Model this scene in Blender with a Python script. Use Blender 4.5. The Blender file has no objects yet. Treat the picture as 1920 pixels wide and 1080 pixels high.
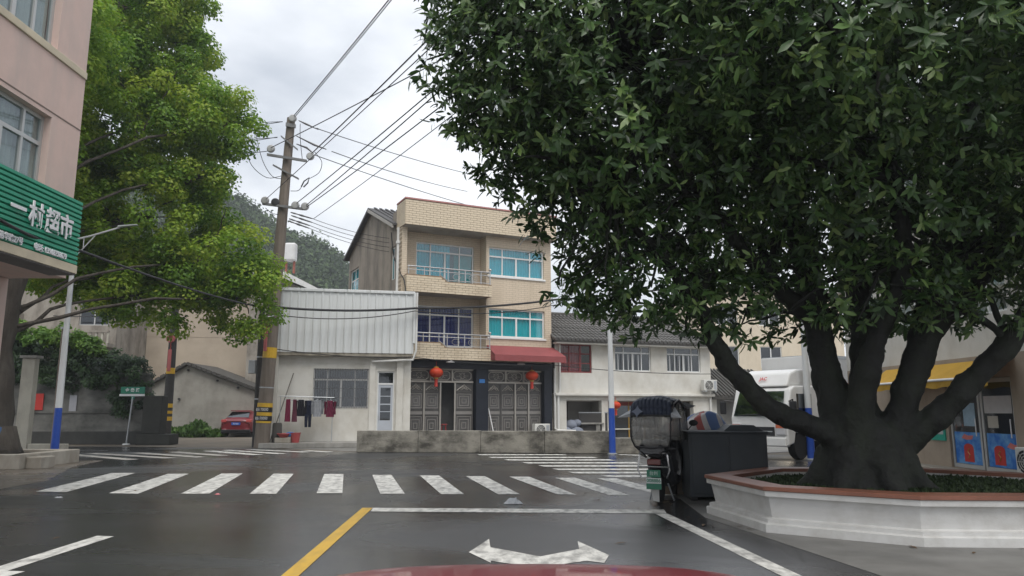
import bpy, math, random
import numpy as np
from mathutils import Vector, Matrix, Euler
R = math.radians
random.seed(7); rng = np.random.default_rng(7)
SC = bpy.context.scene
COL = SC.collection

# ------------------------------------------------------------------ camera, world, sun, exposure
F = 1387.0; PT = math.atan(228 / 1387.0); CH = 1.5
cam_d = bpy.data.cameras.new('camera'); cam = bpy.data.objects.new('camera', cam_d); COL.objects.link(cam)
cam.location = (0, 0, CH); cam.rotation_euler = (R(90) + PT, 0, 0)
cam_d.sensor_width = 36; cam_d.lens = 36 * F / 1920; cam_d.clip_start = 0.05; cam_d.clip_end = 2000
SC.camera = cam

SUN_EL, SUN_AZ = 60, 168      # azimuth measured clockwise from +Y
world = bpy.data.worlds.new('World'); SC.world = world; world.use_nodes = True
wn = world.node_tree; wn.nodes.clear()
def wnode(t, **k):
    n = wn.nodes.new(t)
    for a, b in k.items(): setattr(n, a, b)
    return n
wo = wnode('ShaderNodeOutputWorld'); bg = wnode('ShaderNodeBackground'); sky = wnode('ShaderNodeTexSky')
sky.sky_type = 'NISHITA'; sky.sun_disc = False; sky.sun_elevation = R(SUN_EL); sky.sun_rotation = R(SUN_AZ)
sky.air_density = 1.5; sky.dust_density = 3
tc = wnode('ShaderNodeTexCoord'); mp = wnode('ShaderNodeMapping'); mp.inputs['Scale'].default_value = (1, 1, 2.2)
nz = wnode('ShaderNodeTexNoise'); nz.inputs['Scale'].default_value = 2.3; nz.inputs['Detail'].default_value = 7; nz.inputs['Roughness'].default_value = 0.52
rp = wnode('ShaderNodeValToRGB')
rp.color_ramp.elements[0].position = 0.36; rp.color_ramp.elements[0].color = (3.7, 4.0, 4.5, 1)
rp.color_ramp.elements[1].position = 0.62; rp.color_ramp.elements[1].color = (7.3, 7.45, 7.7, 1)
mx = wnode('ShaderNodeMixRGB'); mx.inputs[0].default_value = 0.93
bg.inputs['Strength'].default_value = 0.1
wn.links.new(tc.outputs['Generated'], mp.inputs[0]); wn.links.new(mp.outputs[0], nz.inputs['Vector'])
wn.links.new(nz.outputs['Fac'], rp.inputs[0]); wn.links.new(sky.outputs[0], mx.inputs[1]); wn.links.new(rp.outputs[0], mx.inputs[2])
wn.links.new(mx.outputs[0], bg.inputs['Color']); wn.links.new(bg.outputs[0], wo.inputs['Surface'])
sl = bpy.data.lights.new('sun', 'SUN'); sl.energy = 1.5; sl.angle = R(38); sl.color = (1.0, 0.965, 0.91)
so = bpy.data.objects.new('sun', sl); COL.objects.link(so)
so.rotation_euler = (R(90 - SUN_EL), 0, R(180 - SUN_AZ)); so.location = (-6, -12, 25)
SC.view_settings.view_transform = 'Standard'; SC.view_settings.look = 'None'; SC.view_settings.gamma = 1
SC.view_settings.exposure = 0.82
SC.view_settings.use_curve_mapping = False
try:
    SC.cycles.max_bounces = 6; SC.cycles.diffuse_bounces = 3; SC.cycles.glossy_bounces = 3; SC.cycles.transparent_max_bounces = 8
    SC.cycles.transmission_bounces = 3; SC.cycles.use_denoising = True
except Exception: pass

# ------------------------------------------------------------------ layout helpers (survey from the photograph)
_c, _s = math.cos(PT), math.sin(PT)
def ray(px, py):
    x = (px - 960) / F; v = (540 - py) / F
    return (x, _c - v * _s, _s + v * _c)
def P(px, py, Y):
    r = ray(px, py); t = Y / r[1]; return Vector((r[0] * t, Y, CH + r[2] * t))
def G(px, py, z=0.0):
    r = ray(px, py); t = (z - CH) / r[2]; return Vector((r[0] * t, r[1] * t, z))
def Pz(px, py, z):
    return G(px, py, z)

# ------------------------------------------------------------------ materials
MATS = {}
def mat(name, col, rough=0.7, var=0.12, scale=3.0, bump=0.0, bscale=40.0, metal=0.0, spec=0.4, stain=None, stain_amt=0.5, streak=(1.5, 1.5, 0.75), coat=0.0, rvar=0.0, detail=6.0, translucent=0.0, attr=None, attr_cols=None):
    if name in MATS: return MATS[name]
    m = bpy.data.materials.new(name); m.use_nodes = True; MATS[name] = m
    nt = m.node_tree; N = nt.nodes; L = nt.links; b = N['Principled BSDF']; out = N['Material Output']
    b.inputs['Roughness'].default_value = rough; b.inputs['Metallic'].default_value = metal
    b.inputs['Specular IOR Level'].default_value = spec
    if coat: b.inputs['Coat Weight'].default_value = coat; b.inputs['Coat Roughness'].default_value = 0.06
    t = N.new('ShaderNodeTexCoord')
    n = N.new('ShaderNodeTexNoise'); n.inputs['Scale'].default_value = scale; n.inputs['Detail'].default_value = detail; n.inputs['Roughness'].default_value = 0.6
    L.new(t.outputs['Object'], n.inputs['Vector'])
    mix = N.new('ShaderNodeMixRGB')
    mix.inputs[1].default_value = tuple(max(0, c * (1 - var * 1.6)) for c in col) + (1,)
    mix.inputs[2].default_value = tuple(min(1, c * (1 + var * 1.6)) for c in col) + (1,)
    L.new(n.outputs['Fac'], mix.inputs[0]); cur = mix.outputs[0]
    if attr:
        a = N.new('ShaderNodeAttribute'); a.attribute_name = attr
        r = N.new('ShaderNodeValToRGB')
        while len(r.color_ramp.elements) < len(attr_cols): r.color_ramp.elements.new(0.5)
        for i, c in enumerate(attr_cols):
            r.color_ramp.elements[i].position = i / (len(attr_cols) - 1); r.color_ramp.elements[i].color = tuple(c) + (1,)
        L.new(a.outputs['Fac'], r.inputs[0]); cur = r.outputs[0]
    if stain:
        mp = N.new('ShaderNodeMapping'); mp.inputs['Scale'].default_value = streak
        L.new(t.outputs['Object'], mp.inputs[0])
        n2 = N.new('ShaderNodeTexNoise'); n2.inputs['Scale'].default_value = 1.0; n2.inputs['Detail'].default_value = 8; n2.inputs['Roughness'].default_value = 0.65
        L.new(mp.outputs[0], n2.inputs['Vector'])
        r2 = N.new('ShaderNodeValToRGB'); r2.color_ramp.elements[0].position = 0.42; r2.color_ramp.elements[1].position = 0.64
        r2.color_ramp.elements[0].color = (0, 0, 0, 1); r2.color_ramp.elements[1].color = (stain_amt,) * 3 + (1,)
        L.new(n2.outputs['Fac'], r2.inputs[0])
        m2 = N.new('ShaderNodeMixRGB'); m2.inputs[2].default_value = tuple(stain) + (1,)
        L.new(r2.outputs[0], m2.inputs[0]); L.new(cur, m2.inputs[1]); cur = m2.outputs[0]
    L.new(cur, b.inputs['Base Color'])
    if rvar:
        n3 = N.new('ShaderNodeTexNoise'); n3.inputs['Scale'].default_value = scale * 0.7; n3.inputs['Detail'].default_value = 4
        L.new(t.outputs['Object'], n3.inputs['Vector'])
        r3 = N.new('ShaderNodeMapRange'); r3.inputs[1].default_value = 0.35; r3.inputs[2].default_value = 0.65
        r3.inputs[3].default_value = max(0.02, rough - rvar); r3.inputs[4].default_value = min(1, rough + rvar)
        L.new(n3.outputs['Fac'], r3.inputs[0]); L.new(r3.outputs[0], b.inputs['Roughness'])
    if bump:
        n4 = N.new('ShaderNodeTexNoise'); n4.inputs['Scale'].default_value = bscale; n4.inputs['Detail'].default_value = 4
        L.new(t.outputs['Object'], n4.inputs['Vector'])
        bp = N.new('ShaderNodeBump'); bp.inputs['Strength'].default_value = bump; bp.inputs['Distance'].default_value = 0.02
        L.new(n4.outputs['Fac'], bp.inputs['Height']); L.new(bp.outputs[0], b.inputs['Normal'])
    if translucent:
        tr = N.new('ShaderNodeBsdfTranslucent'); L.new(cur, tr.inputs['Color'])
        ms = N.new('ShaderNodeMixShader'); ms.inputs[0].default_value = translucent
        L.new(b.outputs[0], ms.inputs[1]); L.new(tr.outputs[0], ms.inputs[2]); L.new(ms.outputs[0], out.inputs['Surface'])
    return m

def glass(name, tint, refl=0.12, rough=0.03):
    if name in MATS: return MATS[name]
    m = bpy.data.materials.new(name); m.use_nodes = True; MATS[name] = m
    nt = m.node_tree; N = nt.nodes; L = nt.links
    for n in list(N):
        if n.type == 'BSDF_PRINCIPLED': N.remove(n)
    out = N['Material Output']
    tr = N.new('ShaderNodeBsdfTransparent'); tr.inputs[0].default_value = tuple(tint) + (1,)
    gl = N.new('ShaderNodeBsdfGlossy'); gl.inputs['Roughness'].default_value = rough; gl.inputs[0].default_value = (0.9, 0.95, 1, 1)
    t = N.new('ShaderNodeTexCoord'); nz = N.new('ShaderNodeTexNoise'); nz.inputs['Scale'].default_value = 1.3
    L.new(t.outputs['Object'], nz.inputs['Vector'])
    bp = N.new('ShaderNodeBump'); bp.inputs['Strength'].default_value = 0.05; L.new(nz.outputs['Fac'], bp.inputs['Height']); L.new(bp.outputs[0], gl.inputs['Normal'])
    fr = N.new('ShaderNodeFresnel'); fr.inputs['IOR'].default_value = 1.5
    mr = N.new('ShaderNodeMapRange'); mr.inputs[3].default_value = refl; mr.inputs[4].default_value = 1.0
    ge = N.new('ShaderNodeNewGeometry'); iv_ = N.new('ShaderNodeMath'); iv_.operation = 'SUBTRACT'; iv_.inputs[0].default_value = 1.0; L.new(ge.outputs['Backfacing'], iv_.inputs[1])
    mu = N.new('ShaderNodeMath'); mu.operation = 'MULTIPLY'; L.new(mr.outputs[0], mu.inputs[0]); L.new(iv_.outputs[0], mu.inputs[1])
    L.new(fr.outputs[0], mr.inputs[0])
    ms = N.new('ShaderNodeMixShader'); L.new(mu.outputs[0], ms.inputs[0]); L.new(tr.outputs[0], ms.inputs[1]); L.new(gl.outputs[0], ms.inputs[2])
    L.new(ms.outputs[0], out.inputs['Surface'])
    return m

# ------------------------------------------------------------------ mesh builder
class MB:
    def __init__(s): s.v = []; s.f = []
    def add(s, vs, fs):
        o = len(s.v); s.v += [tuple(p) for p in vs]; s.f += [tuple(i + o for i in q) for q in fs]; return s
    def box(s, x0, x1, y0, y1, z0, z1):
        return s.add([(x0,y0,z0),(x1,y0,z0),(x1,y1,z0),(x0,y1,z0),(x0,y0,z1),(x1,y0,z1),(x1,y1,z1),(x0,y1,z1)],
                     [(0,3,2,1),(4,5,6,7),(0,1,5,4),(1,2,6,5),(2,3,7,6),(3,0,4,7)])
    def quad(s, a, b, c, d): return s.add([a, b, c, d], [(0, 1, 2, 3)])
    def prism(s, poly, y0, y1):            # poly in (x,z), extruded along y
        n = len(poly)
        vs = [(x, y0, z) for x, z in poly] + [(x, y1, z) for x, z in poly]
        return s.add(vs, [tuple(range(n)), tuple(range(2 * n - 1, n - 1, -1))] + [(i, n + i, n + (i + 1) % n, (i + 1) % n) for i in range(n)])
    def prism_x(s, poly, x0, x1):          # poly in (y,z), extruded along x
        n = len(poly)
        vs = [(x0, y, z) for y, z in poly] + [(x1, y, z) for y, z in poly]
        return s.add(vs, [tuple(range(n - 1, -1, -1)), tuple(range(n, 2 * n))] + [(i, (i + 1) % n, n + (i + 1) % n, n + i) for i in range(n)])
    def slab(s, poly, z0, z1):             # poly in (x,y), extruded along z
        n = len(poly)
        vs = [(x, y, z0) for x, y in poly] + [(x, y, z1) for x, y in poly]
        return s.add(vs, [tuple(range(n - 1, -1, -1)), tuple(range(n, 2 * n))] + [(i, (i + 1) % n, n + (i + 1) % n, n + i) for i in range(n)])
    def tube(s, pts, r, n=8, cap=True):
        pts = [Vector(p) for p in pts]; m = len(pts)
        rs = r if isinstance(r, (list, tuple)) else [r] * m
        t0 = (pts[1] - pts[0]).normalized()
        up = Vector((0, 0, 1)) if abs(t0.z) < 0.9 else Vector((1, 0, 0))
        a = t0.cross(up).normalized(); vs = []
        for i, p in enumerate(pts):
            t = (pts[min(i + 1, m - 1)] - pts[max(i - 1, 0)]).normalized()
            a = (a - t * a.dot(t)).normalized(); b = t.cross(a)
            for k in range(n):
                w = 2 * math.pi * k / n; vs.append(p + (a * math.cos(w) + b * math.sin(w)) * rs[i])
        fs = []
        for i in range(m - 1):
            for k in range(n):
                k2 = (k + 1) % n; fs.append((i * n + k, i * n + k2, (i + 1) * n + k2, (i + 1) * n + k))
        if cap: fs += [tuple(range(n - 1, -1, -1)), tuple(range((m - 1) * n, m * n))]
        return s.add(vs, fs)
    def lathe(s, prof, n=16, c=(0, 0, 0), axis='z'):
        vs = []; fs = []
        for r, z in prof:
            for k in range(n):
                w = 2 * math.pi * k / n; x, y = r * math.cos(w), r * math.sin(w)
                q = (x, y, z) if axis == 'z' else ((z, x, y) if axis == 'x' else (x, z, y))
                vs.append((c[0] + q[0], c[1] + q[1], c[2] + q[2]))
        m = len(prof)
        for i in range(m - 1):
            for k in range(n):
                k2 = (k + 1) % n; fs.append((i * n + k, i * n + k2, (i + 1) * n + k2, (i + 1) * n + k))
        fs += [tuple(range(n - 1, -1, -1)), tuple(range((m - 1) * n, m * n))]
        return s.add(vs, fs)
    def ellipsoid(s, c, r, n=12, m=8):
        return s.lathe([(math.sin(math.pi * (i + 0.02) / (m + 0.04)) , -math.cos(math.pi * (i + 0.02) / (m + 0.04))) for i in range(m + 1)], n) if False else s._ell(c, r, n, m)
    def _ell(s, c, r, n, m):
        vs = []; fs = []
        for i in range(m + 1):
            t = math.pi * max(0.01, min(0.99, i / m))
            for k in range(n):
                w = 2 * math.pi * k / n
                vs.append((c[0] + r[0] * math.sin(t) * math.cos(w), c[1] + r[1] * math.sin(t) * math.sin(w), c[2] - r[2] * math.cos(t)))
        for i in range(m):
            for k in range(n):
                k2 = (k + 1) % n; fs.append((i * n + k, i * n + k2, (i + 1) * n + k2, (i + 1) * n + k))
        fs += [tuple(range(n - 1, -1, -1)), tuple(range(m * n, m * n + n))]
        return s.add(vs, fs)
    def xf(s, M): s.v = [tuple(M @ Vector(p)) for p in s.v]; return s
    def mesh(s, name):
        me = bpy.data.meshes.new(name); me.from_pydata(s.v, [], s.f); me.update(); return me
    def build(s, name, m, parent=None, loc=None, rot=None, smooth=False, bevel=0.0, kind=None):
        me = s.mesh(name)
        if m: me.materials.append(m)
        if smooth: me.polygons.foreach_set('use_smooth', [True] * len(me.polygons))
        o = bpy.data.objects.new(name, me); COL.objects.link(o)
        if parent: o.parent = parent
        if loc: o.location = loc
        if rot: o.rotation_euler = rot
        if bevel:
            b = o.modifiers.new('bevel', 'BEVEL'); b.width = bevel; b.segments = 2; b.limit_method = 'ANGLE'
        if smooth == 'auto':
            me.polygons.foreach_set('use_smooth', [True] * len(me.polygons))
            try: me.set_sharp_from_angle(angle=R(40))
            except Exception: pass
        if kind: o['kind'] = kind
        return o
def inst(mesh, name, parent=None, loc=(0, 0, 0), rot=(0, 0, 0), scale=None):
    o = bpy.data.objects.new(name, mesh); COL.objects.link(o)
    if parent: o.parent = parent
    o.location = loc; o.rotation_euler = rot
    if scale: o.scale = scale
    return o
def tag(o, label, cat, group=None):
    o['label'] = label; o['category'] = cat
    if group: o['group'] = group
    return o
def thing(name, label, cat, loc=(0, 0, 0), rz=0.0, group=None):
    o = bpy.data.objects.new(name, None); COL.objects.link(o); o.empty_display_size = 0.2
    o.location = loc; o.rotation_euler = (0, 0, rz); return tag(o, label, cat, group)
def struct(o): o['kind'] = 'structure'; return o
def text_mesh(s, size=1.0, bold=0.0, extrude=0.0, align='CENTER'):
    cu = bpy.data.curves.new('txt', 'FONT'); cu.body = s; cu.size = size; cu.offset = bold; cu.extrude = extrude
    cu.align_x = align; cu.align_y = 'CENTER'; cu.resolution_u = 3
    o = bpy.data.objects.new('txt', cu); COL.objects.link(o)
    dg = bpy.context.evaluated_depsgraph_get(); me = bpy.data.meshes.new_from_object(o.evaluated_get(dg))
    bpy.data.objects.remove(o); return me
def lettering(s, size, m, parent, loc, rot=(R(90), 0, 0), bold=0.0, extrude=0.0, name='lettering', sx=1.0):
    me = text_mesh(s, size, bold, extrude); me.materials.clear(); me.materials.append(m)
    o = inst(me, name, parent, loc, rot, (sx, 1, 1)); return o

# ------------------------------------------------------------------ common building pieces (local frame: x along facade, y into the building, z up)
def wall_holes(mb, x0, x1, z0, z1, holes, y=0.0, depth=0.25):
    xs = sorted(set([x0, x1] + [h[0] for h in holes] + [h[1] for h in holes])); zs = sorted(set([z0, z1] + [h[2] for h in holes] + [h[3] for h in holes]))
    for i in range(len(xs) - 1):
        for j in range(len(zs) - 1):
            cx, cz = (xs[i] + xs[i + 1]) / 2, (zs[j] + zs[j + 1]) / 2
            if any(h[0] < cx < h[1] and h[2] < cz < h[3] for h in holes): continue
            mb.quad((xs[i], y, zs[j]), (xs[i + 1], y, zs[j]), (xs[i + 1], y, zs[j + 1]), (xs[i], y, zs[j + 1]))
    for a, b, c, d in holes:
        y2 = y + depth
        mb.quad((a, y, c), (a, y, d), (a, y2, d), (a, y2, c)); mb.quad((b, y, d), (b, y, c), (b, y2, c), (b, y2, d))
        mb.quad((a, y, d), (b, y, d), (b, y2, d), (a, y2, d)); mb.quad((b, y, c), (a, y, c), (a, y2, c), (b, y2, c))
    return mb
def curtain_mesh(x0, x1, z0, z1, y, folds=7.0, amp=0.03, seed=0):
    mb = MB(); n = max(6, int((x1 - x0) * folds * 4)); r = random.Random(seed)
    ph = r.random() * 6; pts = []
    for i in range(n + 1):
        x = x0 + (x1 - x0) * i / n
        pts.append((x, y + amp * math.sin(x * folds * 6.28 + ph + 0.8 * math.sin(x * 3.1))))
    for i in range(n):
        mb.quad((pts[i][0], pts[i][1], z0), (pts[i + 1][0], pts[i + 1][1], z0), (pts[i + 1][0], pts[i + 1][1], z1), (pts[i][0], pts[i][1], z1))
    return mb
def window(parent, x0, x1, z0, z1, y, cols, transom, fm, gm, curtain=None, fw=0.055, cr=None, seed=0, bottoms=None, name='window'):
    """frame mesh + panes + curtain as sub-parts; cols = inner division fractions, transom = fraction of height (0 none)"""
    mb = MB(); d0, d1 = y, y + 0.07
    mb.box(x0, x0 + fw, d0, d1, z0, z1); mb.box(x1 - fw, x1, d0, d1, z0, z1)
    mb.box(x0 + fw, x1 - fw, d0, d1, z0, z0 + fw); mb.box(x0 + fw, x1 - fw, d0, d1, z1 - fw, z1)
    zt = z0 + (z1 - z0) * transom if transom else None
    if zt: mb.box(x0 + fw, x1 - fw, d0 - 0.006, d1 - 0.004, zt - fw / 2, zt + fw / 2)
    xs = [x0 + fw / 2] + [x0 + (x1 - x0) * c for c in cols] + [x1 - fw / 2]
    for i, x in enumerate(xs[1:-1]):
        w = fw * (1.25 if i == len(cols) // 2 else 0.8)
        mb.box(x - w / 2, x + w / 2, d0 - 0.003, d1 - 0.002, z0 + fw, (zt - fw / 2) if zt else z1 - fw)
    if zt:
        for x in xs[1:-1:2]: mb.box(x - fw * .4, x + fw * .4, d0 - 0.002, d1 - 0.003, zt + fw / 2, z1 - fw)
    w = mb.build(name, fm, parent)
    for i in range(len(xs) - 1):
        MB().box(xs[i], xs[i + 1] , y + 0.03, y + 0.036, z0 + 0.02, (zt if zt else z1) - 0.01).build('pane', gm, w)
    if zt:
        tx = [xs[0]] + xs[1:-1:2] + [xs[-1]]
        for i in range(len(tx) - 1): MB().box(tx[i], tx[i + 1], y + 0.03, y + 0.036, zt + 0.01, z1 - 0.02).build('pane', gm, w)
    if curtain:
        c0, c1 = cr if cr else (0.0, 1.0)
        curtain_mesh(x0 + (x1 - x0) * c0 + 0.02, x0 + (x1 - x0) * c1 - 0.02, z0 + 0.02, z1 - 0.02, y + 0.1, seed=seed).build('curtain', curtain, w)
    return w

M_white_frame = mat('white_window_frame', (0.72, 0.73, 0.72), 0.45, 0.05)
M_steel = mat('stainless_steel', (0.5, 0.5, 0.5), 0.3, 0.08, metal=0.9)
M_galv = mat('galvanised_steel', (0.42, 0.44, 0.46), 0.45, 0.12, 8, metal=0.6)
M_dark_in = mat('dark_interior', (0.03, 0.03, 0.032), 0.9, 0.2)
M_black = mat('black_plastic', (0.012, 0.012, 0.014), 0.4, 0.2, 20)
M_rubber = mat('rubber', (0.015, 0.015, 0.016), 0.8, 0.2, 20)
M_pipe = mat('white_pvc_pipe', (0.68, 0.68, 0.66), 0.4, 0.06, stain=(0.35, 0.32, 0.27), stain_amt=0.35)
M_concrete = mat('grey_concrete', (0.3, 0.29, 0.27), 0.85, 0.18, 2.5, bump=0.25, stain=(0.13, 0.125, 0.11), stain_amt=0.7)
G_clear = glass('clear_glass', (0.75, 0.8, 0.8), 0.1)
G_teal = glass('teal_glass', (0.25, 0.85, 0.88), 0.07)
G_dark = glass('dark_glass', (0.2, 0.22, 0.23), 0.05)
M_red = mat('red_cloth', (0.5, 0.05, 0.035), 0.75, 0.15)
M_yellow = mat('yellow_band', (0.62, 0.38, 0.03), 0.5, 0.15, 12)
M_white_txt = mat('white_lettering', (0.8, 0.8, 0.8), 0.5, 0.05)
M_cable = mat('black_cable', (0.02, 0.02, 0.022), 0.6, 0.2)
#@@SETTING
# ================================================================== SETTING: ground, road, markings, hill
def wet_asphalt():
    m = mat('wet_asphalt', (0.044, 0.045, 0.048), 0.42, 0.22, 0.35, bump=0.12, bscale=160, spec=0.5, stain=(0.028, 0.027, 0.026), stain_amt=0.8, streak=(0.16, 0.3, 1))
    nt = m.node_tree; N = nt.nodes; L = nt.links; b = N['Principled BSDF']
    t = N.new('ShaderNodeTexCoord'); mp = N.new('ShaderNodeMapping'); mp.inputs['Scale'].default_value = (0.22, 0.3, 1); mp.inputs['Location'].default_value = (1.3, 0.4, 0)
    n = N.new('ShaderNodeTexNoise'); n.inputs['Scale'].default_value = 1; n.inputs['Detail'].default_value = 6; n.inputs['Distortion'].default_value = 0.7
    r = N.new('ShaderNodeMapRange'); r.inputs[1].default_value = 0.4; r.inputs[2].default_value = 0.64; r.inputs[3].default_value = 0.06; r.inputs[4].default_value = 0.42
    L.new(t.outputs['Object'], mp.inputs[0]); L.new(mp.outputs[0], n.inputs['Vector']); L.new(n.outputs['Fac'], r.inputs[0]); L.new(r.outputs[0], b.inputs['Roughness'])
    # aggregate speckle and a few hairline cracks
    src = b.inputs['Base Color'].links[0].from_socket
    n5 = N.new('ShaderNodeTexNoise'); n5.inputs['Scale'].default_value = 85; n5.inputs['Detail'].default_value = 2; L.new(t.outputs['Object'], n5.inputs['Vector'])
    r5 = N.new('ShaderNodeValToRGB'); r5.color_ramp.elements[0].position = 0.35; r5.color_ramp.elements[0].color = (0.55, 0.55, 0.55, 1); r5.color_ramp.elements[1].position = 0.72; r5.color_ramp.elements[1].color = (1.5, 1.5, 1.48, 1)
    L.new(n5.outputs['Fac'], r5.inputs[0]); m5 = N.new('ShaderNodeMixRGB'); m5.blend_type = 'MULTIPLY'; m5.inputs[0].default_value = 1; L.new(src, m5.inputs[1]); L.new(r5.outputs[0], m5.inputs[2])
    nd = N.new('ShaderNodeTexNoise'); nd.inputs['Scale'].default_value = 1.2; nd.inputs['Detail'].default_value = 5; L.new(t.outputs['Object'], nd.inputs['Vector'])
    ad = N.new('ShaderNodeMixRGB'); ad.blend_type = 'ADD'; ad.inputs[0].default_value = 0.8; L.new(t.outputs['Object'], ad.inputs[1]); L.new(nd.outputs['Color'], ad.inputs[2])
    vo = N.new('ShaderNodeTexVoronoi'); vo.feature = 'DISTANCE_TO_EDGE'; vo.inputs['Scale'].default_value = 0.22; L.new(ad.outputs[0], vo.inputs['Vector'])
    rc_ = N.new('ShaderNodeMapRange'); rc_.inputs[1].default_value = 0.0; rc_.inputs[2].default_value = 0.004; rc_.inputs[3].default_value = 0.45; rc_.inputs[4].default_value = 1.0; L.new(vo.outputs['Distance'], rc_.inputs[0])
    m6 = N.new('ShaderNodeMixRGB'); m6.blend_type = 'MULTIPLY'; m6.inputs[0].default_value = 1; L.new(m5.outputs[0], m6.inputs[1]); L.new(rc_.outputs[0], m6.inputs[2]); L.new(m6.outputs[0], b.inputs['Base Color'])
    return m
M_asphalt = wet_asphalt()
M_paint = mat('white_road_paint', (0.66, 0.65, 0.61), 0.55, 0.10, 5, bump=0.15, bscale=150, stain=(0.19, 0.185, 0.175), stain_amt=0.85, streak=(7, 3.5, 1))
M_paint_old = mat('faded_road_paint', (0.42, 0.40, 0.36), 0.6, 0.2, 5, stain=(0.12, 0.115, 0.11), stain_amt=0.9, streak=(3, 3, 1))
M_ypaint = mat('yellow_road_paint', (0.58, 0.36, 0.045), 0.55, 0.12, 4, bump=0.15, bscale=150, stain=(0.34, 0.22, 0.06), stain_amt=0.6, streak=(6, 1.5, 1))
M_plaza = mat('plaza_concrete', (0.2, 0.195, 0.185), 0.5, 0.15, 1.2, bump=0.15, bscale=90, stain=(0.10, 0.098, 0.092), stain_amt=0.6, streak=(0.7, 0.9, 1), rvar=0.15)
M_wetpave = mat('wet_brown_concrete', (0.15, 0.125, 0.10), 0.35, 0.25, 1.3, bump=0.2, bscale=60, stain=(0.07, 0.06, 0.05), stain_amt=0.8, streak=(0.8, 0.9, 1), rvar=0.15)
M_ground = mat('packed_earth', (0.19, 0.16, 0.125), 0.8, 0.2, 0.6, bump=0.3, bscale=30, stain=(0.11, 0.10, 0.085), stain_amt=0.6, streak=(0.5, 0.5, 1))

struct(MB().quad((-400, -60, -0.012), (400, -60, -0.012), (400, 700, -0.012), (-400, 700, -0.012)).build('ground', M_ground))
road = struct(MB().slab([(-9.6, -12), (4.0, -12), (3.9, 4), (3.3, 7.5), (2.72, 10.8), (2.9, 13.6), (6.0, 15.2), (10.2, 15.6), (45, 15.6), (45, 25.0), (5.5, 25.55), (3.4, 26.0), (-5.55, 26.95), (-9.0, 29.3), (-10.5, 30.0), (-16.0, 31.0), (-40, 32.6), (-40, 22.5), (-12.2, 22.6), (-11.6, 20.0), (-9.9, 16.2), (-9.6, 12)], -0.2, 0.0).build('road', M_asphalt))
plaza = struct(MB().slab([(4.0, -12), (3.9, 4), (3.3, 7.5), (2.72, 10.8), (2.9, 13.6), (6.0, 15.2), (10.2, 15.6), (30, 15.6), (30, -12)], -0.2, 0.004).build('plaza_pavement', M_plaza))
pave = struct(MB().slab([(-9.6, -12), (-9.6, 12), (-9.9, 16.2), (-11.6, 20.0), (-12.2, 22.6), (-19, 22.4), (-19, -12)], -0.2, 0.005).build('left_pavement', M_wetpave))
def road_quad(name, pts, m, z=0.004):
    o = MB().add([(p.x, p.y, z) for p in pts], [tuple(range(len(pts)))]).build(name, m, road); return o
def gq(*pp): return [G(a, b) for a, b in pp]
ZB = [((67, 922), (124, 923), (254, 887), (210, 887)), ((204, 925), (259, 926), (354, 888.5), (315, 888.5)), ((339, 926), (392, 926), (455, 888), (415.6, 888)),
      ((468, 926), (518, 926), (550.5, 888.5), (513, 888.5)), ((593.5, 925), (642, 925), (644, 889), (608, 889)), ((713, 926), (759, 926), (734, 890.6), (698, 890.6)),
      ((827, 926.7), (870, 926.7), (823, 891.6), (787, 891.6)), ((934, 927), (975, 927), (909, 893), (873, 893)), ((1044, 927), (1081, 927.7), (992, 894), (955, 894)),
      ((1143, 929), (1182, 929), (1079, 896), (1041, 896)), ((1240, 929), (1280, 929), (1156, 897), (1119, 897))]
for q in ZB: road_quad('crossing_stripe', gq(*q), M_paint)
rows = [(852.7, 904, 1058), (857.8, 926.6, 1114), (862.5, 957, 1147), (868, 992, 1195), (873.8, 1022.7, 1225), (880.3, 1051, 1262), (886.4, 1081, 1300), (893, 1144, 1340)]
for i, (y, a, b) in enumerate(rows):
    p = G(a, y); q = G(b, y); w = 0.24
    road_quad('crossing_stripe', [Vector((p.x - .05, p.y - w, 0)), Vector((q.x + .1, p.y - w, 0)), Vector((q.x - .05, p.y + w, 0)), Vector((p.x - .2, p.y + w, 0))], M_paint)
for a, b in [((1160, 852.5), (1330, 858)), ((1240, 851), (1330, 853.5))]:
    p = G(*a); q = G(*b); w = 0.18
    road_quad('edge_line', [p + Vector((0, -w, 0)), q + Vector((0, -w, 0)), q + Vector((0, w, 0)), p + Vector((0, w, 0))], M_paint)
for a, b in [((131, 852), (248, 862)), ((171, 850), (321, 859)), ((255, 849), (379, 857.5)), ((325, 847.5), (420, 854.5)), ((390, 845.5), (485, 853)), ((423, 844), (529, 851)), ((467, 843), (576, 848)), ((572, 845), (620, 847.7))]:
    p = G(*a); q = G(*b); d = (q - p).normalized(); n = Vector((-d.y, d.x, 0)) * 0.2
    road_quad('faded_crossing_stripe', [p - n, q - n, q + n, p + n], M_paint_old if b[0] < 450 else M_paint)
yd = (G(699, 952.5) - G(568, 1073)); 
road_quad('yellow_lane_line', [G(679.5, 952.5) - yd * 2.2, G(699, 952.5) - yd * 2.2, G(699, 952.5), G(679.5, 952.5)], M_ypaint)
road_quad('stop_line', gq((694.6, 959.3), (1250, 963.3), (1245, 956), (699.5, 952.5)), M_paint)
wd = (G(1240, 959.5) - G(1497, 1080))
road_quad('white_lane_line', [G(1229, 964) - wd * 2.4 , G(1252, 963.6) - wd * 2.4, G(1252, 963.6), G(1229, 964)], M_paint)
road_quad('turn_arrow', gq((879, 1036), (920.5, 1056), (920, 1052), (985, 1062), (985, 1120), (1045, 1120), (1045, 1060), (1100, 1052), (1133, 1056), (1142, 1041.6), (1083, 1015), (1086, 1030), (1013, 1044), (919.6, 1026.6), (917, 1011)), M_paint)
road_quad('lane_arrow', gq((-40, 1078), (-70, 1062), (-150, 1130), (47, 1072), (14, 1071), (214, 1006), (182, 1005), (0, 1062)), M_paint)

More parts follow.
